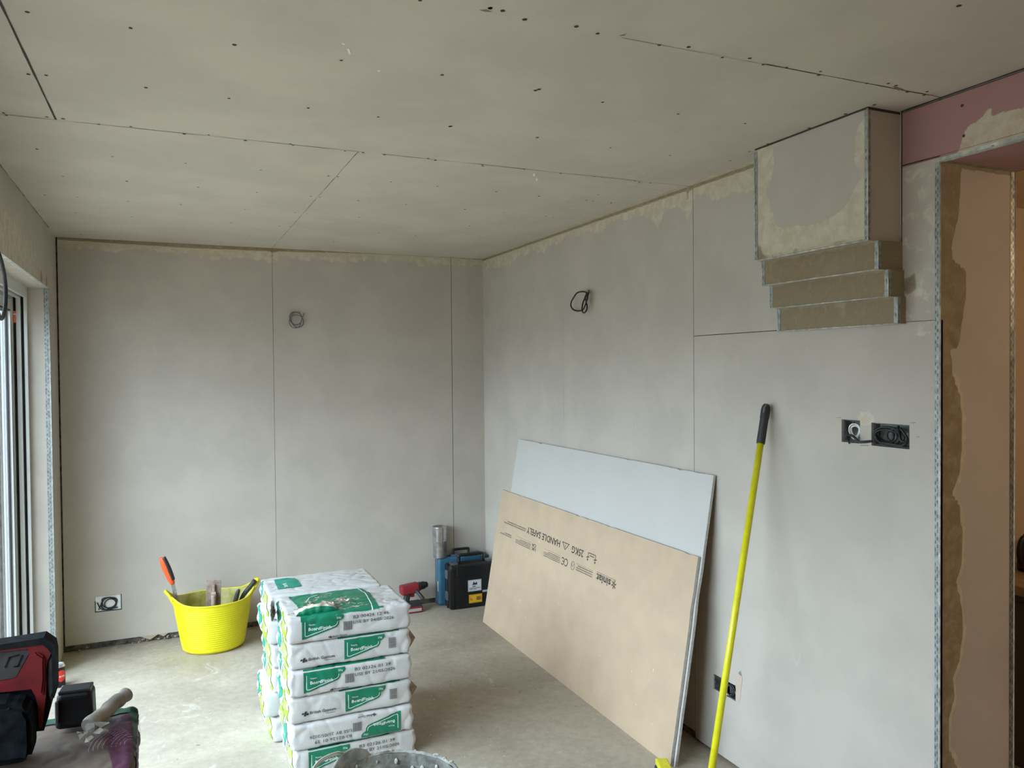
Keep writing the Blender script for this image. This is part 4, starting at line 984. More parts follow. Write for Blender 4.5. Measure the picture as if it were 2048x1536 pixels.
# ------------------------------------------------------------------ yellow tub with plastering tools
YEL = mat('yellow_flexible_plastic', (0.70, 0.625, 0.006), 0.42, var=0.05, vscale=10, spec=0.5)
YELIN = mat('yellow_plaster_stained_inside', (0.55, 0.50, 0.08), 0.6, var=0.35, vscale=14, col2=(0.66, 0.62, 0.30))
tub = thing('flexible_tub', 'bright yellow ribbed flexible tub with tools, standing at the back wall', 'tub', (0.800, -0.262, 0.0), 0.10)
def tub_r(z, th):
    u = z/0.30; r = 0.168+0.052*u**0.9
    if z < 0.015: r -= (0.015-z)*1.2
    return r
def ear(th): return max(0.0, math.cos(th))**14+max(0.0, -math.cos(th))**14
NS = 96
def tub_shell(inner):
    bm = bmesh.new(); rings = []; nz = 110
    for i in range(nz+1):
        ring = []
        for k in range(NS):
            th = 2*PI*k/NS; e = ear(th); top = 0.290+0.045*e+0.02*max(0, math.cos(th))**4+0.02*max(0, -math.cos(th))**4
            z = top*i/nz if not inner else 0.006+(top-0.006)*i/nz
            r = tub_r(min(z, .31), th)+0.022*e*max(0, (z-0.27))/0.06
            if not inner and 0.03 < z < 0.265: r += 0.0013*math.sin(z*2*PI/0.0125)
            if inner: r -= 0.005
            elif i > nz-3: r += 0.003
            ring.append(bm.verts.new((r*math.cos(th), r*0.86*math.sin(th), z)))
        rings.append(ring)
    for A, B in zip(rings, rings[1:]):
        for k in range(NS):
            q = (A[k], A[(k+1) % NS], B[(k+1) % NS], B[k]); f = bm.faces.new(q if not inner else q[::-1]); f.smooth = True
    f = bm.faces.new(rings[0][::-1] if not inner else rings[0])
    return bm, rings[-1]
bm, _ = tub_shell(False); link('tub_body', bm, YEL, tub)
bm, _ = tub_shell(True); link('tub_inside', bm, YELIN, tub)
bm = bmesh.new(); A = []; B = []
for k in range(NS):
    th = 2*PI*k/NS; e = ear(th); z = 0.290+0.045*e+0.02*max(0, math.cos(th))**4+0.02*max(0, -math.cos(th))**4; r = tub_r(.30, th)+0.022*e*max(0, z-.27)/.06
    A.append(Vector(((r-.001)*math.cos(th), (r-.001)*.86*math.sin(th), z)))
tube(bm, A, 0.0045, 8, True); link('rim', bm, YEL, tub)
for s in (-1, 1):
    bm = bmesh.new()
    pts = [Vector((s*(.222-.0), -.052, .318)), Vector((s*.243, -.040, .348)), Vector((s*.256, -.015, .362)), Vector((s*.256, .015, .362)), Vector((s*.243, .040, .348)), Vector((s*.222, .052, .318))]
    tube(bm, catmull(pts, 6), 0.0085, 10); link('handle', bm, YEL, tub)
STEEL = mat('worn_steel', (0.42, 0.42, 0.41), 0.4, 0.85, var=0.3, vscale=40)
MUD = mat('plaster_coated', (0.33, 0.25, 0.20), 0.85, var=0.3, vscale=30, bump=0.5, bscale=60)
ORNG = mat('orange_grip', (0.85, 0.10, 0.02), 0.45, var=0.05)
BRUB = mat('black_rubber', (0.018, 0.018, 0.018), 0.55)
# scraper with orange/black grip
t = thing('scraper', 'long steel scraper with orange and black grip standing in the yellow tub', 'tool', (0.655, -0.26, 0.02))
a = Vector((0.0, 0, 0)); b = Vector((-.072, -.03, .385)); c = Vector((-.128, -.045, .545))
bm = bmesh.new(); d = (b-a).normalized(); M = Matrix.Translation(a) @ rot_to(d) ; box(bm, -.010, .010, -.0022, .0022, 0, (b-a).length+.02, M=M); bmesh.ops.bevel(bm, geom=list(bm.edges), offset=.0008, segments=1, affect='EDGES'); link('shaft', bm, STEEL, t)
d = (c-b).normalized()
bm = bmesh.new(); ring_r = [.012, .017, .019, .020, .021, .021, .019, .013]
P_ = [b.lerp(c, q/7) for q in range(8)]
tube(bm, catmull(P_, 3), [ring_r[min(7, int(i/3))]*(1-(i/3 % 1))+ring_r[min(7, int(i/3)+1)]*(i/3 % 1) for i in range(22)], 14)
for v in bm.verts: pass
link('grip', bm, ORNG, t)
bm = bmesh.new(); P2_ = [p+Vector((.010, -.006, .002)) for p in P_[1:]]
tube(bm, catmull(P2_, 3), [.010+.005*math.sin(PI*(i+2)/22) for i in range(19)], 12); link('grip_inlay', bm, BRUB, t)
# plastering float / trowel standing on end
t = thing('plastering_trowel', 'plaster-caked trowel with its handle, standing upright in the yellow tub', 'trowel', (0.800, -0.215, 0.13))
t.rotation_euler = (0.16, 0.03, -0.06)
bm = bbox(-.041, .041, -.002, .002, 0, .268, .001, 1); link('blade', bm, MUD, t)
bm = bbox(-.007, .007, -.020, -.002, .085, .242, .003); link('handle_mount', bm, MUD, t)
bm = bmesh.new(); tube(bm, catmull([(0, -.045, .06), (0, -.048, .10), (0, -.046, .15), (0, -.040, .19)], 6), .0135, 12); box(bm, -.006, .006, -.046, -.018, .178, .192); link('handle', bm, MUD, t)
bm = bbox(-.013, .013, -.034, -.014, .15, .200, .003); link('handle_block', bm, mat('caked_plaster_light', (.42, .33, .24), .9, var=.2, vscale=40), t)
# two black-handled tools at the right
t = thing('trowel', 'black-handled trowel poking out past the right rim of the yellow tub', 'trowel', (0.955, -0.27, 0.10))
bm = bmesh.new(); tube(bm, catmull([(-.02, .01, .12), (.015, -.005, .19), (.05, -.015, .235), (.078, -.025, .272)], 5), [.008+.006*min(1, i/6) for i in range(16)], 12); link('handle', bm, BRUB, t)
bm = bmesh.new(); tube(bm, [(-.06, .02, .0), (-.02, .01, .125)], .005, 8); link('shaft', bm, STEEL, t)
t = thing('trowel', 'short black tool handle just inside the right rim of the yellow tub', 'trowel', (0.925, -0.29, 0.10))
bm = bmesh.new(); tube(bm, catmull([(-.012, 0, .13), (-.002, -.005, .17), (.010, -.01, .215), (.018, -.012, .232)], 5), [.009, .010, .011, .012, .013, .013, .013, .013, .013, .012, .012, .011, .010, .009, .007, .005], 12); link('handle', bm, BRUB, t)
bm = bmesh.new(); tube(bm, [(-.03, 0, .0), (-.012, 0, .135)], .005, 8); link('shaft', bm, STEEL, t)

# ------------------------------------------------------------------ cases in the corner
CASEB = mat('black_case_plastic', (0.007, 0.007, 0.008), 0.42, var=0.2, vscale=30, bump=0.15, bscale=200, bdist=0.001)
CASEU = mat('blue_case_plastic', (0.03, 0.115, 0.19), 0.45, var=0.08, vscale=20)
CASED = mat('blue_grey_trim', (0.07, 0.10, 0.12), 0.5)
t = thing('tool_case', 'black hard tool case with latches and stickers standing in the corner', 'case', (2.462, -0.155, 0.0), 0.0)
w, d, h = 0.172, 0.060, 0.300
bm = bbox(-w, w, -d, -0.006, 0.0, h, .018, 4); link('lid', bm, CASEB, t)
bm = bbox(-w, w, -0.004, d, 0.0, h, .018, 4); link('shell', bm, CASEB, t)
bm = bbox(-w-.003, w+.003, -.010, .002, -.0+.004, h+.002, .002, 1); link('seam_rib', bm, CASEB, t)
bm = bmesh.new()
for s in (-1, 1):
    merge(bm, bbox(s*w-.03 if s > 0 else -w-.004, w+.004 if s > 0 else -w+.03, -d-.006, -d+.012, .012, h-.03, .006, 2))
merge(bm, bbox(-w+.05, w-.05, -d-.006, -d+.004, h-.075, h-.006, .004, 2)); merge(bm, bbox(-w+.05, w-.05, -d-.004, -d+.004, .008, .03, .003, 2))
for x, z in ((-w+.044, .262), (-w+.044, .11), (-w+.044, .05)): disc(bm, (x, -d-.0015, z), (0, -1, 0), .007, 12)
link('lid_ribs', bm, CASEB, t)
lt = mat('worn_black_latch', (0.07, 0.075, 0.078), 0.3, coat=.3)
for x in (-w+.045, w-.045):
    bm = bbox(x-.026, x+.026, -.036, .014, h-.004, h+.012, .004, 2); merge(bm, bbox(x-.020, x+.020, -.046, -.030, h-.03, h+.008, .003, 2)); link('latch', bm, lt, t)
for z in (.235, .09):
    bm = bbox(-w-.012, -w+.002, -.034, .012, z-.03, z+.03, .004, 2); link('latch', bm, lt, t)
bm = bmesh.new(); tube(bm, catmull([(-.085, 0, h-.002), (-.085, 0, h+.035), (-.075, 0, h+.052), (.075, 0, h+.052), (.085, 0, h+.035), (.085, 0, h-.002)], 5), .011, 10); link('handle', bm, CASEB, t)
merge_b = bbox(-.055, .055, -.012, .012, h+.041, h+.063, .005, 2); link('handle_grip', merge_b, CASEB, t)
# white label with black emblem and lines, yellow label
bm = bmesh.new(); rect2(bm, 0, .098, 0, .078)
for v in bm.verts: v.co = Vector((-.044+v.co.x, -d-.0012, .112+v.co.y))
lb = link('white_label', bm, mat('label_white', (0.60, 0.61, 0.62), 0.6), t)
bm = bmesh.new()
poly2(bm, [(.034, .046), (.040, .066), (.044, .066), (.045, .056), (.052, .060), (.054, .052), (.060, .062), (.066, .060), (.066, .046)]); rect2(bm, .030, .068, .043, .047)
rr = random.Random(3)
put(bm, fit('OGUR', .008, .028, .02), .034, .030) if False else greek(bm, .032, .030, .034, 1, .014, rr)
greek(bm, .010, .020, .078, 2, .008, rr)
line2(bm, [(.003, .003), (.095, .003), (.095, .075), (.003, .075), (.003, .003)], .0012)
for v in bm.verts: v.co = Vector((-.044+v.co.x, -d-.0018, .112+v.co.y))
link('label_print', bm, BLACKP, lb)
bm = bmesh.new(); rect2(bm, 0, .096, 0, .058)
for v in bm.verts: v.co = Vector((-.040+v.co.x, -d-.0065, .034+v.co.y))
ly = link('yellow_label', bm, mat('label_yellow', (0.75, 0.40, 0.012), 0.6), t)
bm = bmesh.new(); line2(bm, [(.004, .004), (.092, .004), (.092, .054), (.004, .054), (.004, .004)], .0014)
for i in range(6): rect2(bm, .056+i*.0055, .059+i*.0055, .016, .042)
rect2(bm, .010, .028, .020, .024); rect2(bm, .010, .020, .030, .034)
for v in bm.verts: v.co = Vector((-.040+v.co.x, -d-.0071, .034+v.co.y))
link('label_print', bm, BLACKP, ly)
bm = bmesh.new(); rect2(bm, 0, .05, 0, .014)
for v in bm.verts: v.co = Vector((.062+v.co.x, -d-.0012, .098+v.co.y))
link('small_label', bm, mat('label_lilac', (0.38, 0.38, 0.44), 0.6), t)

t = thing('tool_case', 'blue tool case standing upright behind the black case, against back wall', 'case', (2.430, -0.047, 0.0))
w, h = 0.180, 0.330
bm = bbox(-w, w, -.043, .000, 0, h, .022, 4); link('lid', bm, CASEU, t)
bm = bbox(-w, w, .002, .040, 0, h, .016, 3); link('shell', bm, CASED, t)
for x in (-.05, .11): link('latch', bbox(x-.03, x+.03, -.030, .014, h-.003, h+.012, .004, 2), CASED, t)
bm = bmesh.new(); tube(bm, catmull([(-.055, -.004, h), (-.055, -.004, h+.030), (-.048, -.004, h+.040), (.048, -.004, h+.040), (.055, -.004, h+.030), (.055, -.004, h)], 5), .009, 10); link('handle', bm, CASEB, t)
bm = bbox(-w-.0015, -w+.004, -.034, -.026, .10, .17, .001, 1); link('cream_label', bm, mat('label_cream', (.62, .60, .5), .6), t)
t = thing('metal_flue_pipe', 'short ribbed silver metal pipe standing on the blue case against back wall', 'pipe', (2.275, -0.056, 0.331))
bm = bmesh.new(); GV = mat('bright_galvanised', (0.50, 0.50, 0.50), 0.30, 0.9, var=0.2, vscale=30, bump=.2, bscale=40, bdist=.002)
lathe(bm, [(.046, .0), (.0465, .002), (.0465, .100), (.0485, .104), (.0485, .110), (.050, .112), (.0505, .114), (.0505, .205), (.0515, .208), (.0505, .212), (.047, .212), (.047, .115), (.044, .11), (.044, .0)], 40, cap0=False)
link('pipe_wall', bm, GV, t)
bm = bmesh.new(); lathe(bm, [(.0, .020), (.0438, .020), (.0438, .022), (.0, .022)], 24); link('inner_disc', bm, mat('dark_pipe_inside', (.05, .05, .05), .8), t)

# ------------------------------------------------------------------ red cordless drill on the floor
RED = mat('red_tool_plastic', (0.20, 0.010, 0.016), 0.42, var=0.12, vscale=20)
DGREY = mat('dark_tool_plastic', (0.02, 0.021, 0.024), 0.5)
t = thing('cordless_drill', 'red and black cordless drill standing behind the bags at back wall', 'drill', (2.055, -0.125, 0.0), 0.0)
bm = bbox(-.085, .045, -.038, .038, .128, .192, .016, 3); bmesh.ops.rotate(bm, verts=bm.verts, cent=(0, 0, .16), matrix=Matrix.Rotation(-.10, 3, 'Y')); link('motor_housing', bm, RED, t)
bm = bmesh.new(); lathe(bm, [(.0, 0), (.028, 0), (.030, .012), (.026, .014), (.026, .040), (.022, .044), (.018, .062), (.010, .066), (.0, .066)], 20, M=Matrix.Translation((.042, 0, .166)) @ Matrix.Rotation(PI/2-.12, 4, 'Y')); link('chuck', bm, DGREY, t)
bm = bbox(-.058, -.018, -.020, .020, .060, .140, .012, 3); bmesh.ops.rotate(bm, verts=bm.verts, cent=(0, 0, .1), matrix=Matrix.Rotation(.22, 3, 'Y')); link('handle', bm, DGREY, t)
bm = bbox(-.012, .012, -.010, .010, .10, .135, .005, 2); link('trigger', bm, RED, t)
bm = bbox(-.055, .055, -.040, .040, .035, .068, .008, 3); link('handle_base', bm, DGREY, t)
bm = bbox(-.050, .062, -.042, .042, .002, .046, .008, 3); link('battery', bm, RED, t)
bm = bmesh.new(); tube(bm, catmull([(.015, -.035, .15), (.03, -.07, .13), (.05, -.09, .10)], 5), .012, 10); link('side_handle', bm, DGREY, t)
bm = bbox(-.040, .050, -.0435, -.0415, .012, .032, .0005, 1); link('battery_stripe', bm, mat('dull_white_mark', (.35, .33, .32), .6), t)

# ------------------------------------------------------------------ drink can
t = thing('drink_can', 'small black drink can with red oval, on the floor by the patio door', 'can', (0.030, -0.540, 0.0))
bm = bmesh.new(); lathe(bm, [(.0, .004), (.022, .003), (.026, 0), (.033, .008), (.033, .104)], 40, cap0=False); link('can_wall', bm, mat('black_can_paint', (.012, .010, .012), .3, .3), t)
bm = bmesh.new(); lathe(bm, [(.033, .104), (.027, .117), (.026, .118), (.0245, .114), (.0, .113)], 40); link('can_top', bm, mat('bright_aluminium', (.75, .75, .76), .25, .9), t)
def on_can(bm, name, m, r, ang):
    for v in bm.verts:
        a = ang+v.co.x/.033; v.co = Vector((r*math.cos(a), r*math.sin(a), v.co.y))
    link(name, bm, m, t)
bm = bmesh.new(); poly2(bm, [(.024*math.cos(k*PI/12), .060+.030*math.sin(k*PI/12)) for k in range(24)]); chop(bm, .006); on_can(bm, 'red_oval', mat('can_red', (.75, .03, .02), .35), .0334, -1.0)
bm = bmesh.new(); put(bm, fit('co', .012, .030, .02), -.012, .054); chop(bm, .006); on_can(bm, 'printed_text', WHITEP, .0338, -1.0)

# ------------------------------------------------------------------ floor tool: pole leaning on the wall with its head
POLEY = mat('yellow_pole_paint', (0.68, 0.63, 0.008), 0.38, var=0.08, vscale=30, coat=.2)
T = Vector((2.615,-2.886,1.480)); F = Vector((2.145,-3.099,0.075))
t = thing('long_pole', 'long yellow pole with black hand grip leaning on the right wall', 'pole', F)
ax = (T-F).normalized(); Lp = (T-F).length; M = rot_to(ax)
bm = bmesh.new(); lathe(bm, [(.0, 0), (.0122, 0), (.0122, Lp-.145), (.0, Lp-.145)], 20, M=M); link('pole_tube', bm, POLEY, t)
bm = bmesh.new(); lathe(bm, [(.0, Lp-.155), (.0150, Lp-.155), (.0158, Lp-.150), (.0155, Lp-.06), (.0168, Lp-.055), (.0170, Lp-.022), (.015, Lp-.010), (.010, Lp-.002), (.0, Lp)], 20, M=M); link('hand_grip', bm, BRUB, t)
bm = bmesh.new(); tube(bm, [M @ Vector((-.013, -.008, Lp-.040)), M @ Vector((-.014, -.008, Lp-.020)), M @ Vector((-.006, -.010, Lp-.004))], .004, 8); link('hang_loop', bm, mat('grey_rubber_mark', (.10, .11, .11), .5), t)
# head across the floor, reaching towards the brown sheet
hd = (Vector((2.343,-2.582,0.045))-Vector((F.x, F.y, .045))); hl = hd.length; ang = math.atan2(hd.y, hd.x)
Mh = Matrix.Rotation(ang, 4, 'Z') @ Matrix.Translation((0, 0, -F.z))
bm = bbox(-hl, hl, -.024, .024, .036, .062, .006, 2, M=Mh); link('broom_head', bm, POLEY, t)
bm = bbox(-hl+.006, hl-.004, -.030, .030, .0, .038, .008, 2, M=Mh); link('bristle_strip', bm, mat('dark_blue_bristles', (.015, .03, .06), .8, var=.4, vscale=200, bump=.8, bscale=300), t)
bm = bmesh.new(); lathe(bm, [(.0, -.02), (.020, -.02), (.019, .05), (.0145, .085), (.0, .085)], 16, M=M); link('socket', bm, POLEY, t)

# ------------------------------------------------------------------ plaster-crusted mixing bucket in the foreground
GB = mat('plaster_crusted_grey', (0.155, 0.15, 0.125), 0.85, var=0.35, vscale=16, bump=0.7, bscale=45, bdist=0.006, col2=(0.34, 0.34, 0.30))
GBI = mat('plaster_crust_inside', (0.17, 0.165, 0.135), 0.9, var=0.4, vscale=9, bump=0.9, bscale=40, bdist=0.008, col2=(0.42, 0.43, 0.38))
BCX, BCY, BZ, BR = 1.150, -2.925, 0.385, 0.212
t = thing('mixing_bucket', 'large plaster-crusted grey mixing bucket with white wire handle, in front of the bags', 'bucket', (BCX, BCY, 0.0))
bm = bmesh.new(); rings = []
prof = [(.0, .004), (BR-.050, 0.0), (BR-.045, .012), (BR-.008, BZ-.03), (BR, BZ-.012), (BR+.003, BZ), (BR-.002, BZ+.003), (BR-.007, BZ-.004)]
for r_, z_ in prof:
    rings.append([bm.verts.new(((r_+(.003*noise.noise(Vector((math.cos(a)*6, math.sin(a)*6, z_*9)))))*math.cos(a), (r_+(.003*noise.noise(Vector((math.cos(a)*6, math.sin(a)*6, z_*9)))))*math.sin(a), z_+(.0035*noise.noise(Vector((math.cos(a)*14, math.sin(a)*14, 2))) if z_ > BZ-.01 else 0))) for a in [2*PI*k/120 for k in range(120)]])
for A, B in zip(rings, rings[1:]):
    for k in range(120): bm.faces.new((A[k], A[(k+1) % 120], B[(k+1) % 120], B[k])).smooth = True
body_ = link('bucket_body', bm, GB, t)
bm = bmesh.new(); rings = []
for i in range(40):
    u = i/39; z_ = BZ-.004-u*(BZ-.03)
    rings.append([bm.verts.new(((BR-.008-.036*u+.006*noise.noise(Vector((math.cos(a)*7, math.sin(a)*7, z_*16))))*math.cos(a), (BR-.008-.036*u+.006*noise.noise(Vector((math.cos(a)*7, math.sin(a)*7, z_*16))))*math.sin(a), z_)) for a in [2*PI*k/120 for k in range(120)]])
for A, B in zip(rings, rings[1:]):
    for k in range(120): bm.faces.new((A[k], B[k], B[(k+1) % 120], A[(k+1) % 120])).smooth = True
f = bm.faces.new(rings[-1]); link('bucket_inside', bm, GBI, t)
bm = bmesh.new(); rb = random.Random(8)
for k in range(90):
    a = rb.random()*2*PI; s = rb.uniform(.002, .0055); M_ = Matrix.Translation((BR*math.cos(a), BR*math.sin(a), BZ+.002+rb.uniform(-.004, .002))) @ Matrix.Diagonal((s*rb.uniform(1, 2), s, s*rb.uniform(.6, 1.1), 1))
    bmesh.ops.create_icosphere(bm, subdivisions=1, radius=1, matrix=M_)
for k in range(14):
    a = .2+rb.random()*2.2; zz = BZ-rb.uniform(.01, .09); s = rb.uniform(.003, .008); r_ = BR-.012-(BZ-zz)*.1
    bmesh.ops.create_icosphere(bm, subdivisions=1, radius=1, matrix=Matrix.Translation((r_*math.cos(a), r_*math.sin(a), zz)) @ Matrix.Diagonal((s, s, s*1.6, 1)))
decal(body_, bm, mat('dried_plaster_crumb', (.42, .41, .35), .9, var=.2, vscale=60))
# raised ear at the back-left and the wire handle
ea = 1.98
bm = bmesh.new(); prev = None
for i in range(15):
    a = ea+(i-7)*.050; hh = .036*math.cos((i-7)/7*PI/2)**.6 if abs(i-7) < 7 else 0
    cur = [bm.verts.new(((BR+o)*math.cos(a), (BR+o)*math.sin(a), z)) for o, z in ((.003, BZ-.03), (.004, BZ+hh), (-.005, BZ+hh), (-.009, BZ-.03))]
    if prev:
        for j in range(3): bm.faces.new((prev[j], cur[j], cur[j+1], prev[j+1])).smooth = True
    prev = cur
link('handle_ear', bm, GB, t)
bm = bmesh.new(); C = Vector((0, 0, 0)); e1 = Vector((math.cos(ea)*(BR+.01), math.sin(ea)*(BR+.01), BZ+.014)); e2 = Vector((math.cos(ea+PI)*(BR+.01), math.sin(ea+PI)*(BR+.01), BZ+.014))
mid = Vector((math.cos(ea+PI/2), math.sin(ea+PI/2), .0))
for o in (0, .007):
    pts = [((e1+e2)/2+(e1-e2)/2*math.cos(PI*k/20)+mid*.235*math.sin(PI*k/20)+Vector((0, 0, .050))*math.sin(PI*k/20)**.5+Vector((0, 0, o))) for k in range(21)]
    tube(bm, pts, .0030, 8)
link('wire_handle', bm, mat('white_wire', (.62, .61, .57), .5), t)

# ------------------------------------------------------------------ foreground bag stack with radio and battery
BPAP = mat('dusty_brown_bag_paper', (0.105, 0.075, 0.055), 0.75, var=0.25, vscale=9, bump=0.3, bscale=40, bdist=.003)
PURP = mat('bag_purple_print', (0.065, 0.014, 0.038), 0.55, var=0.2, vscale=14, bump=0.5, bscale=40, bdist=.004)
GRN2 = mat('bag_dark_green_print', (0.006, 0.055, 0.03), 0.55, var=0.2, vscale=20)
FL, FD, FH = 0.46, 0.42, 0.106
FX, FY = 0.243, -3.210
fm = bag_bm(9, FL, FD, FH); fb = BVHTree.FromBMesh(fm); fme = bpy.data.meshes.new('sack'); fm.to_mesh(fme); fm.free(); fme.materials.append(BPAP)
labs = ['bottom one', 'second one up', 'third one up', 'fourth one up', 'fifth one up', 'sixth one up', 'top one']
for i in range(7):
    z = (FH+.006)*i
    if i < 6: lab = 'brown paper plaster bag in the pile near the patio door, '+labs[i]
    else: lab = 'purple and green printed plaster bag carrying the radio, near left foreground'
    t = thing('plaster_bag', lab, 'bag', (FX+.006*math.sin(i*2.1) if i < 6 else FX, FY+.008*math.cos(i*1.7) if i < 6 else FY, z), .015*math.sin(i*3) if i < 6 else 0, 'plaster bags piled under the radio')
    o = bpy.data.objects.new('sack', fme.copy()); COL.objects.link(o); o.parent = t
    b = bmesh.new(); poly2(b, [(.02, .015), (.20, .012), (.30, .03), (.40, .02), (.40, .09), (.24, .098), (.10, .09), (.03, .095)]); chop(b, .006); decal(o, wrap(b, fb, 'right', .0022, FL, FD, FH), PURP)
    if i == 6:
        zt = z+FH
        def tp(pts): return [(x-(FX-FL/2), y-(FY-FD/2)) for x, y in pts]
        b = bmesh.new(); poly2(b, tp([(0.465,-3.035),(0.453,-3.049),(0.429,-3.082),(0.413,-3.139),(0.407,-3.182),(0.418,-3.230),(0.429,-3.291),(0.440,-3.381),(0.461,-3.391),(0.469,-3.310),(0.476,-3.180)])); chop(b, .005); decal(o, wrap(b, fb, 'top', .0024, FL, FD, FH), PURP)
        b = bmesh.new(); poly2(b, [(.10, FD-.045), (.47, FD-.045), (.47, FD+.005), (.10, FD+.005)]); poly2(b, [(.460, .18), (.475, .05), (.475, FD), (.440, FD)]); chop(b, .005); decal(o, wrap(b, fb, 'top', .0030, FL, FD, FH), GRN2)
        b = bmesh.new()
        for k in range(9): arc(b, .47, .20, .03+.009*k, 2.0, 3.3, .0014)
        chop(b, .005); decal(o, wrap(b, fb, 'top', .0024, FL, FD, FH), mat('print_dull_pink', (.30, .17, .20), .7))
        b = bmesh.new(); put(b, fit('plaster', .018, .075, .01), .345, FD-.075); chop(b, .005); decal(o, wrap(b, fb, 'top', .0036, FL, FD, FH), mat('print_dark_grey', (.06, .055, .05), .8))
        # rolled-down mouth of the bag with torn scraps
        a_ = Vector((0.377,-3.176,0.815))-Vector(t.location); c_ = Vector((0.450,-3.041,0.825))-Vector(t.location)
        bm = bmesh.new(); tube(bm, catmull([a_.lerp(c_, q/6)+Vector((0, 0, .003*math.sin(q*2))) for q in range(7)], 4), [.0165+.0015*math.sin(q*1.1) for q in range(25)], 16)
        link('rolled_edge', bm, mat('dusty_grey_paper', (.24, .215, .18), .8, var=.25, vscale=22, bump=.4, bscale=60), t)
        bm = bmesh.new()
        for q in range(9):
            pp = a_+Vector((random.uniform(-.01, .05), random.uniform(-.10, -.02), -.008+.002*q)); s = random.uniform(.008, .022); a0 = random.random()*6
            vs = [bm.verts.new(pp+Vector((s*math.cos(a0+k*1.05)*random.uniform(.5, 1.2), s*math.sin(a0+k*1.05)*random.uniform(.5, 1.2), random.uniform(0, .008)))) for k in range(6)]
            bm.faces.new(vs)
        link('torn_scrap', bm, mat('torn_light_paper', (.20, .175, .145), .8, var=.3, vscale=40), t)
        ztop = zt
# battery pack
t = thing('battery_pack', 'black rounded power tool battery standing on the purple bag beside the radio', 'battery', (0.345, -3.085, ztop+.010), -0.10)
bm = bbox(-.041, .041, -.028, .028, .0, .082, .012, 4)
for v in bm.verts: v.co.y += (v.co.z)*.10; v.co.x *= 1-.10*v.co.z/.094
link('casing', bm, mat('gloss_black_plastic', (.003, .003, .004), .45, spec=.25), t)
bm = bbox(-.034, .034, -.016, .030, .078, .087, .003, 2); link('slide_rail', bm, CASEB, t)
bm = bbox(-.038, -.031, -.030, -.020, .02, .070, .002, 1); link('edge_strip', bm, mat('dull_grey_strip', (.06, .06, .06), .5), t)
# jobsite radio
RREAR = mat('radio_dark_red', (0.085, 0.005, 0.006), 0.6, spec=.2, var=0.25, vscale=18)
RBLK = mat('radio_black', (0.006, 0.0065, 0.007), 0.85, var=0.5, vscale=50, spec=.08)
RGRY = mat('radio_grey_panel', (0.028, 0.024, 0.024), 0.7, var=0.3, vscale=30, spec=.2)
Z0 = ztop+.008; YR = -3.250
t = thing('jobsite_radio', 'red and black jobsite radio standing on the purple bag at left edge', 'radio', (0.16, YR, Z0))
def prism(poly, y0, y1, bev=.003):   # poly in world x,z; y relative to the front plane
    bm = bmesh.new(); P_ = [(x-.16, z-Z0) for x, z in poly]
    A = [bm.verts.new((x, y0, z)) for x, z in P_]; B = [bm.verts.new((x, y1, z)) for x, z in P_]
    bm.faces.new(A); bm.faces.new(B[::-1])
    for i in range(len(P_)): bm.faces.new((A[i], B[i], B[(i+1) % len(P_)], A[(i+1) % len(P_)]))
    bmesh.ops.recalc_face_normals(bm, faces=bm.faces)
    if bev: bmesh.ops.bevel(bm, geom=list(bm.edges), offset=bev, segments=2, affect='EDGES')
    return bm
ext = lambda P, zl, zr: P
GUARD = [(0.090,1.052),(0.223,1.052),(0.286,1.054),(0.304,1.055),(0.323,1.037),(0.326,1.018),(0.325,0.935),(0.321,0.921),(0.318,0.926),(0.318,1.017),(0.310,1.031),(0.301,1.040),(0.286,1.040),(0.223,1.040),(0.090,1.041)]
REDF = [(0.090,1.043),(0.223,1.043),(0.276,1.042),(0.301,1.040),(0.310,1.031),(0.317,1.019),(0.310,1.004),(0.307,0.985),(0.307,0.952),(0.305,0.924),(0.296,0.862),(0.292,0.860),(0.290,0.910),(0.286,0.932),(0.279,0.948),(0.251,0.949),(0.221,0.951),(0.088,0.958),(0.089,0.974),(0.221,0.973),(0.241,0.973),(0.252,0.976),(0.276,1.021),(0.275,1.035),(0.222,1.036),(0.090,1.038)]
PANEL = [(0.090,1.037),(0.222,1.035),(0.274,1.035),(0.275,1.022),(0.251,0.977),(0.241,0.974),(0.221,0.974),(0.089,0.976)]
SIDE = [(0.310,1.003),(0.317,1.018),(0.322,1.002),(0.323,0.942),(0.314,0.913),(0.309,0.931),(0.307,0.966)]
BODY = [(0.090,1.043),(0.223,1.041),(0.286,1.041),(0.308,1.030),(0.316,1.012),(0.317,0.929),(0.311,0.895),(0.299,0.849),(0.087,0.862)]
link('body', prism(BODY, .004, .070, 0), RBLK, t)
link('front_frame', prism(REDF, -.010, .012, 0), RREAR, t)
RIB = [(0.279,1.023),(0.291,1.027),(0.306,1.014),(0.305,1.000),(0.305,0.967),(0.300,0.930),(0.290,0.955),(0.281,0.964),(0.271,0.975)]
link('front_frame_rib', prism(RIB, -.018, -.006, .004), RREAR, t)
link('logo_panel', prism(PANEL, -.003, .010, 0), RGRY, t)
bm = bmesh.new()
MK = [(0.232,1.000),(0.240,1.020),(0.257,1.023),(0.257,1.012),(0.263,1.021),(0.255,0.999),(0.248,0.999),(0.245,1.019)]
line2(bm, [(x-.16, z-Z0) for x, z in MK[:3]], .003); line2(bm, [(x-.16, z-Z0) for x, z in MK[4:7]], .003)
for v in bm.verts: v.co = Vector((v.co.x, -.0045, v.co.y))
link('raised_mark', bm, RBLK, t)
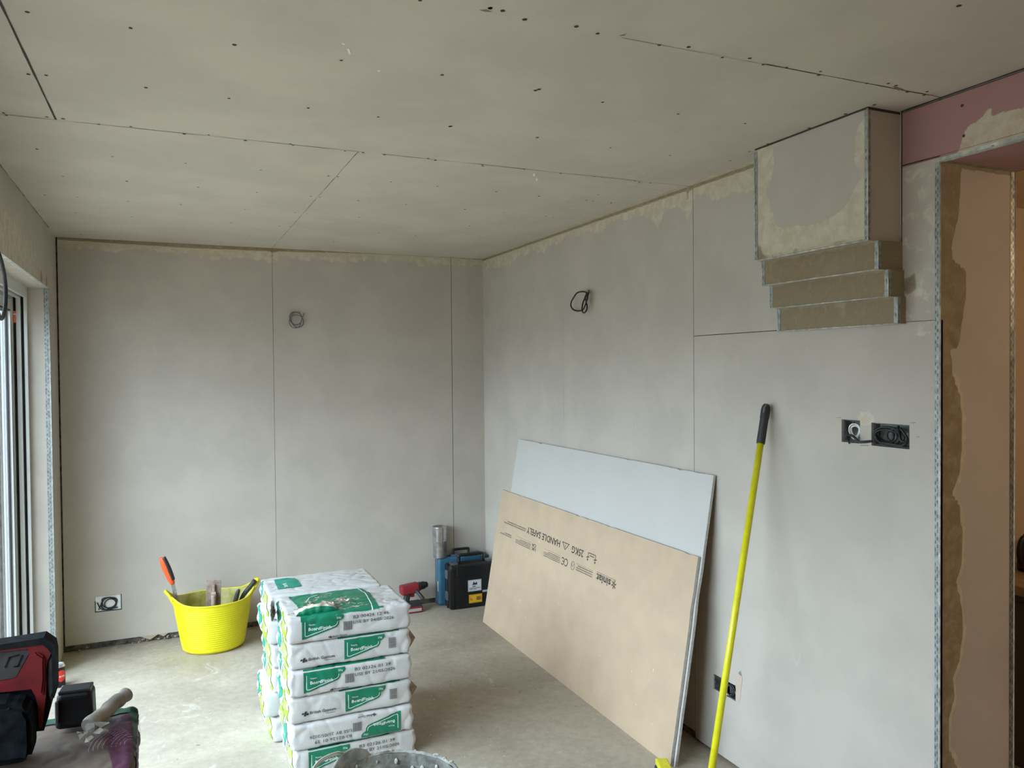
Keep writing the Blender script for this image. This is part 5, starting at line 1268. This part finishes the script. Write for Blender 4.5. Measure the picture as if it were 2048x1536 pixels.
link('top_guard', prism(GUARD, -.012, .035, 0), RBLK, t)
link('side_guard', prism(SIDE, -.006, .060, .003), mat('radio_dark_green_grey', (.03, .034, .03), .6, var=.4, vscale=40, spec=.2), t)
BAY = [(0.088,0.951),(0.221,0.946),(0.250,0.944),(0.278,0.931),(0.287,0.908),(0.288,0.851),(0.284,0.821),(0.086,0.833)]
bay_ = link('battery_bay', prism(BAY, -.075, .004, .010), mat('radio_bay_black', (.004, .005, .006), .9, var=.6, vscale=40, spec=.05), t)
bm = bmesh.new(); rb = random.Random(6)
for k in range(22): disc(bm, (rb.uniform(-.01, .075), -.0757, rb.uniform(.012, .07)), (0, -1, 0), rb.uniform(.0006, .0022), 7)
decal(bay_, bm, FLECK)
link('foot', bbox(.04, .10, .01, .065, .0, .04, .003, 1), RBLK, t); link('foot', bbox(-.10, -.04, .01, .065, .0, .04, .003, 1), RBLK, t)

# ------------------------------------------------------------------ kitchen strip beyond the doorway
bm = bmesh.new(); 
t = thing('kitchen_unit', 'dark kitchen unit glimpsed through the doorway at the right edge', 'cabinet', (3.95, -2.95, 0))
link('cabinet_body', bbox(-.28, .75, -.28, .30, .0, .70, .004, 1), mat('dark_unit', (.07, .065, .05), .5), t)
link('drawer_line', bbox(-.285, -.279, -.27, .29, .66, .668, .001, 1), SLOT, t)
bm = bbox(3.63, 4.75, -3.28, -2.64, .702, .742, .004, 1)
tag(link('worktop', bm, mat('warm_worktop', (.34, .22, .13), .5, var=.15)), 'brown worktop over the dark kitchen unit beyond the doorway', 'worktop')
t = thing('kettle', 'black kettle on the brown worktop beyond the doorway', 'kettle', (3.93, -3.06, .742))
bm = bmesh.new(); lathe(bm, [(.0, 0), (.075, 0), (.078, .02), (.070, .10), (.055, .15), (.03, .165), (.0, .17)], 28); link('kettle_body', bm, CASEB, t)
bm = bmesh.new(); tube(bm, catmull([(-.05, 0, .14), (-.10, 0, .15), (-.125, 0, .10), (-.11, 0, .04), (-.07, 0, .025)], 6), .010, 10); link('handle', bm, CASEB, t)
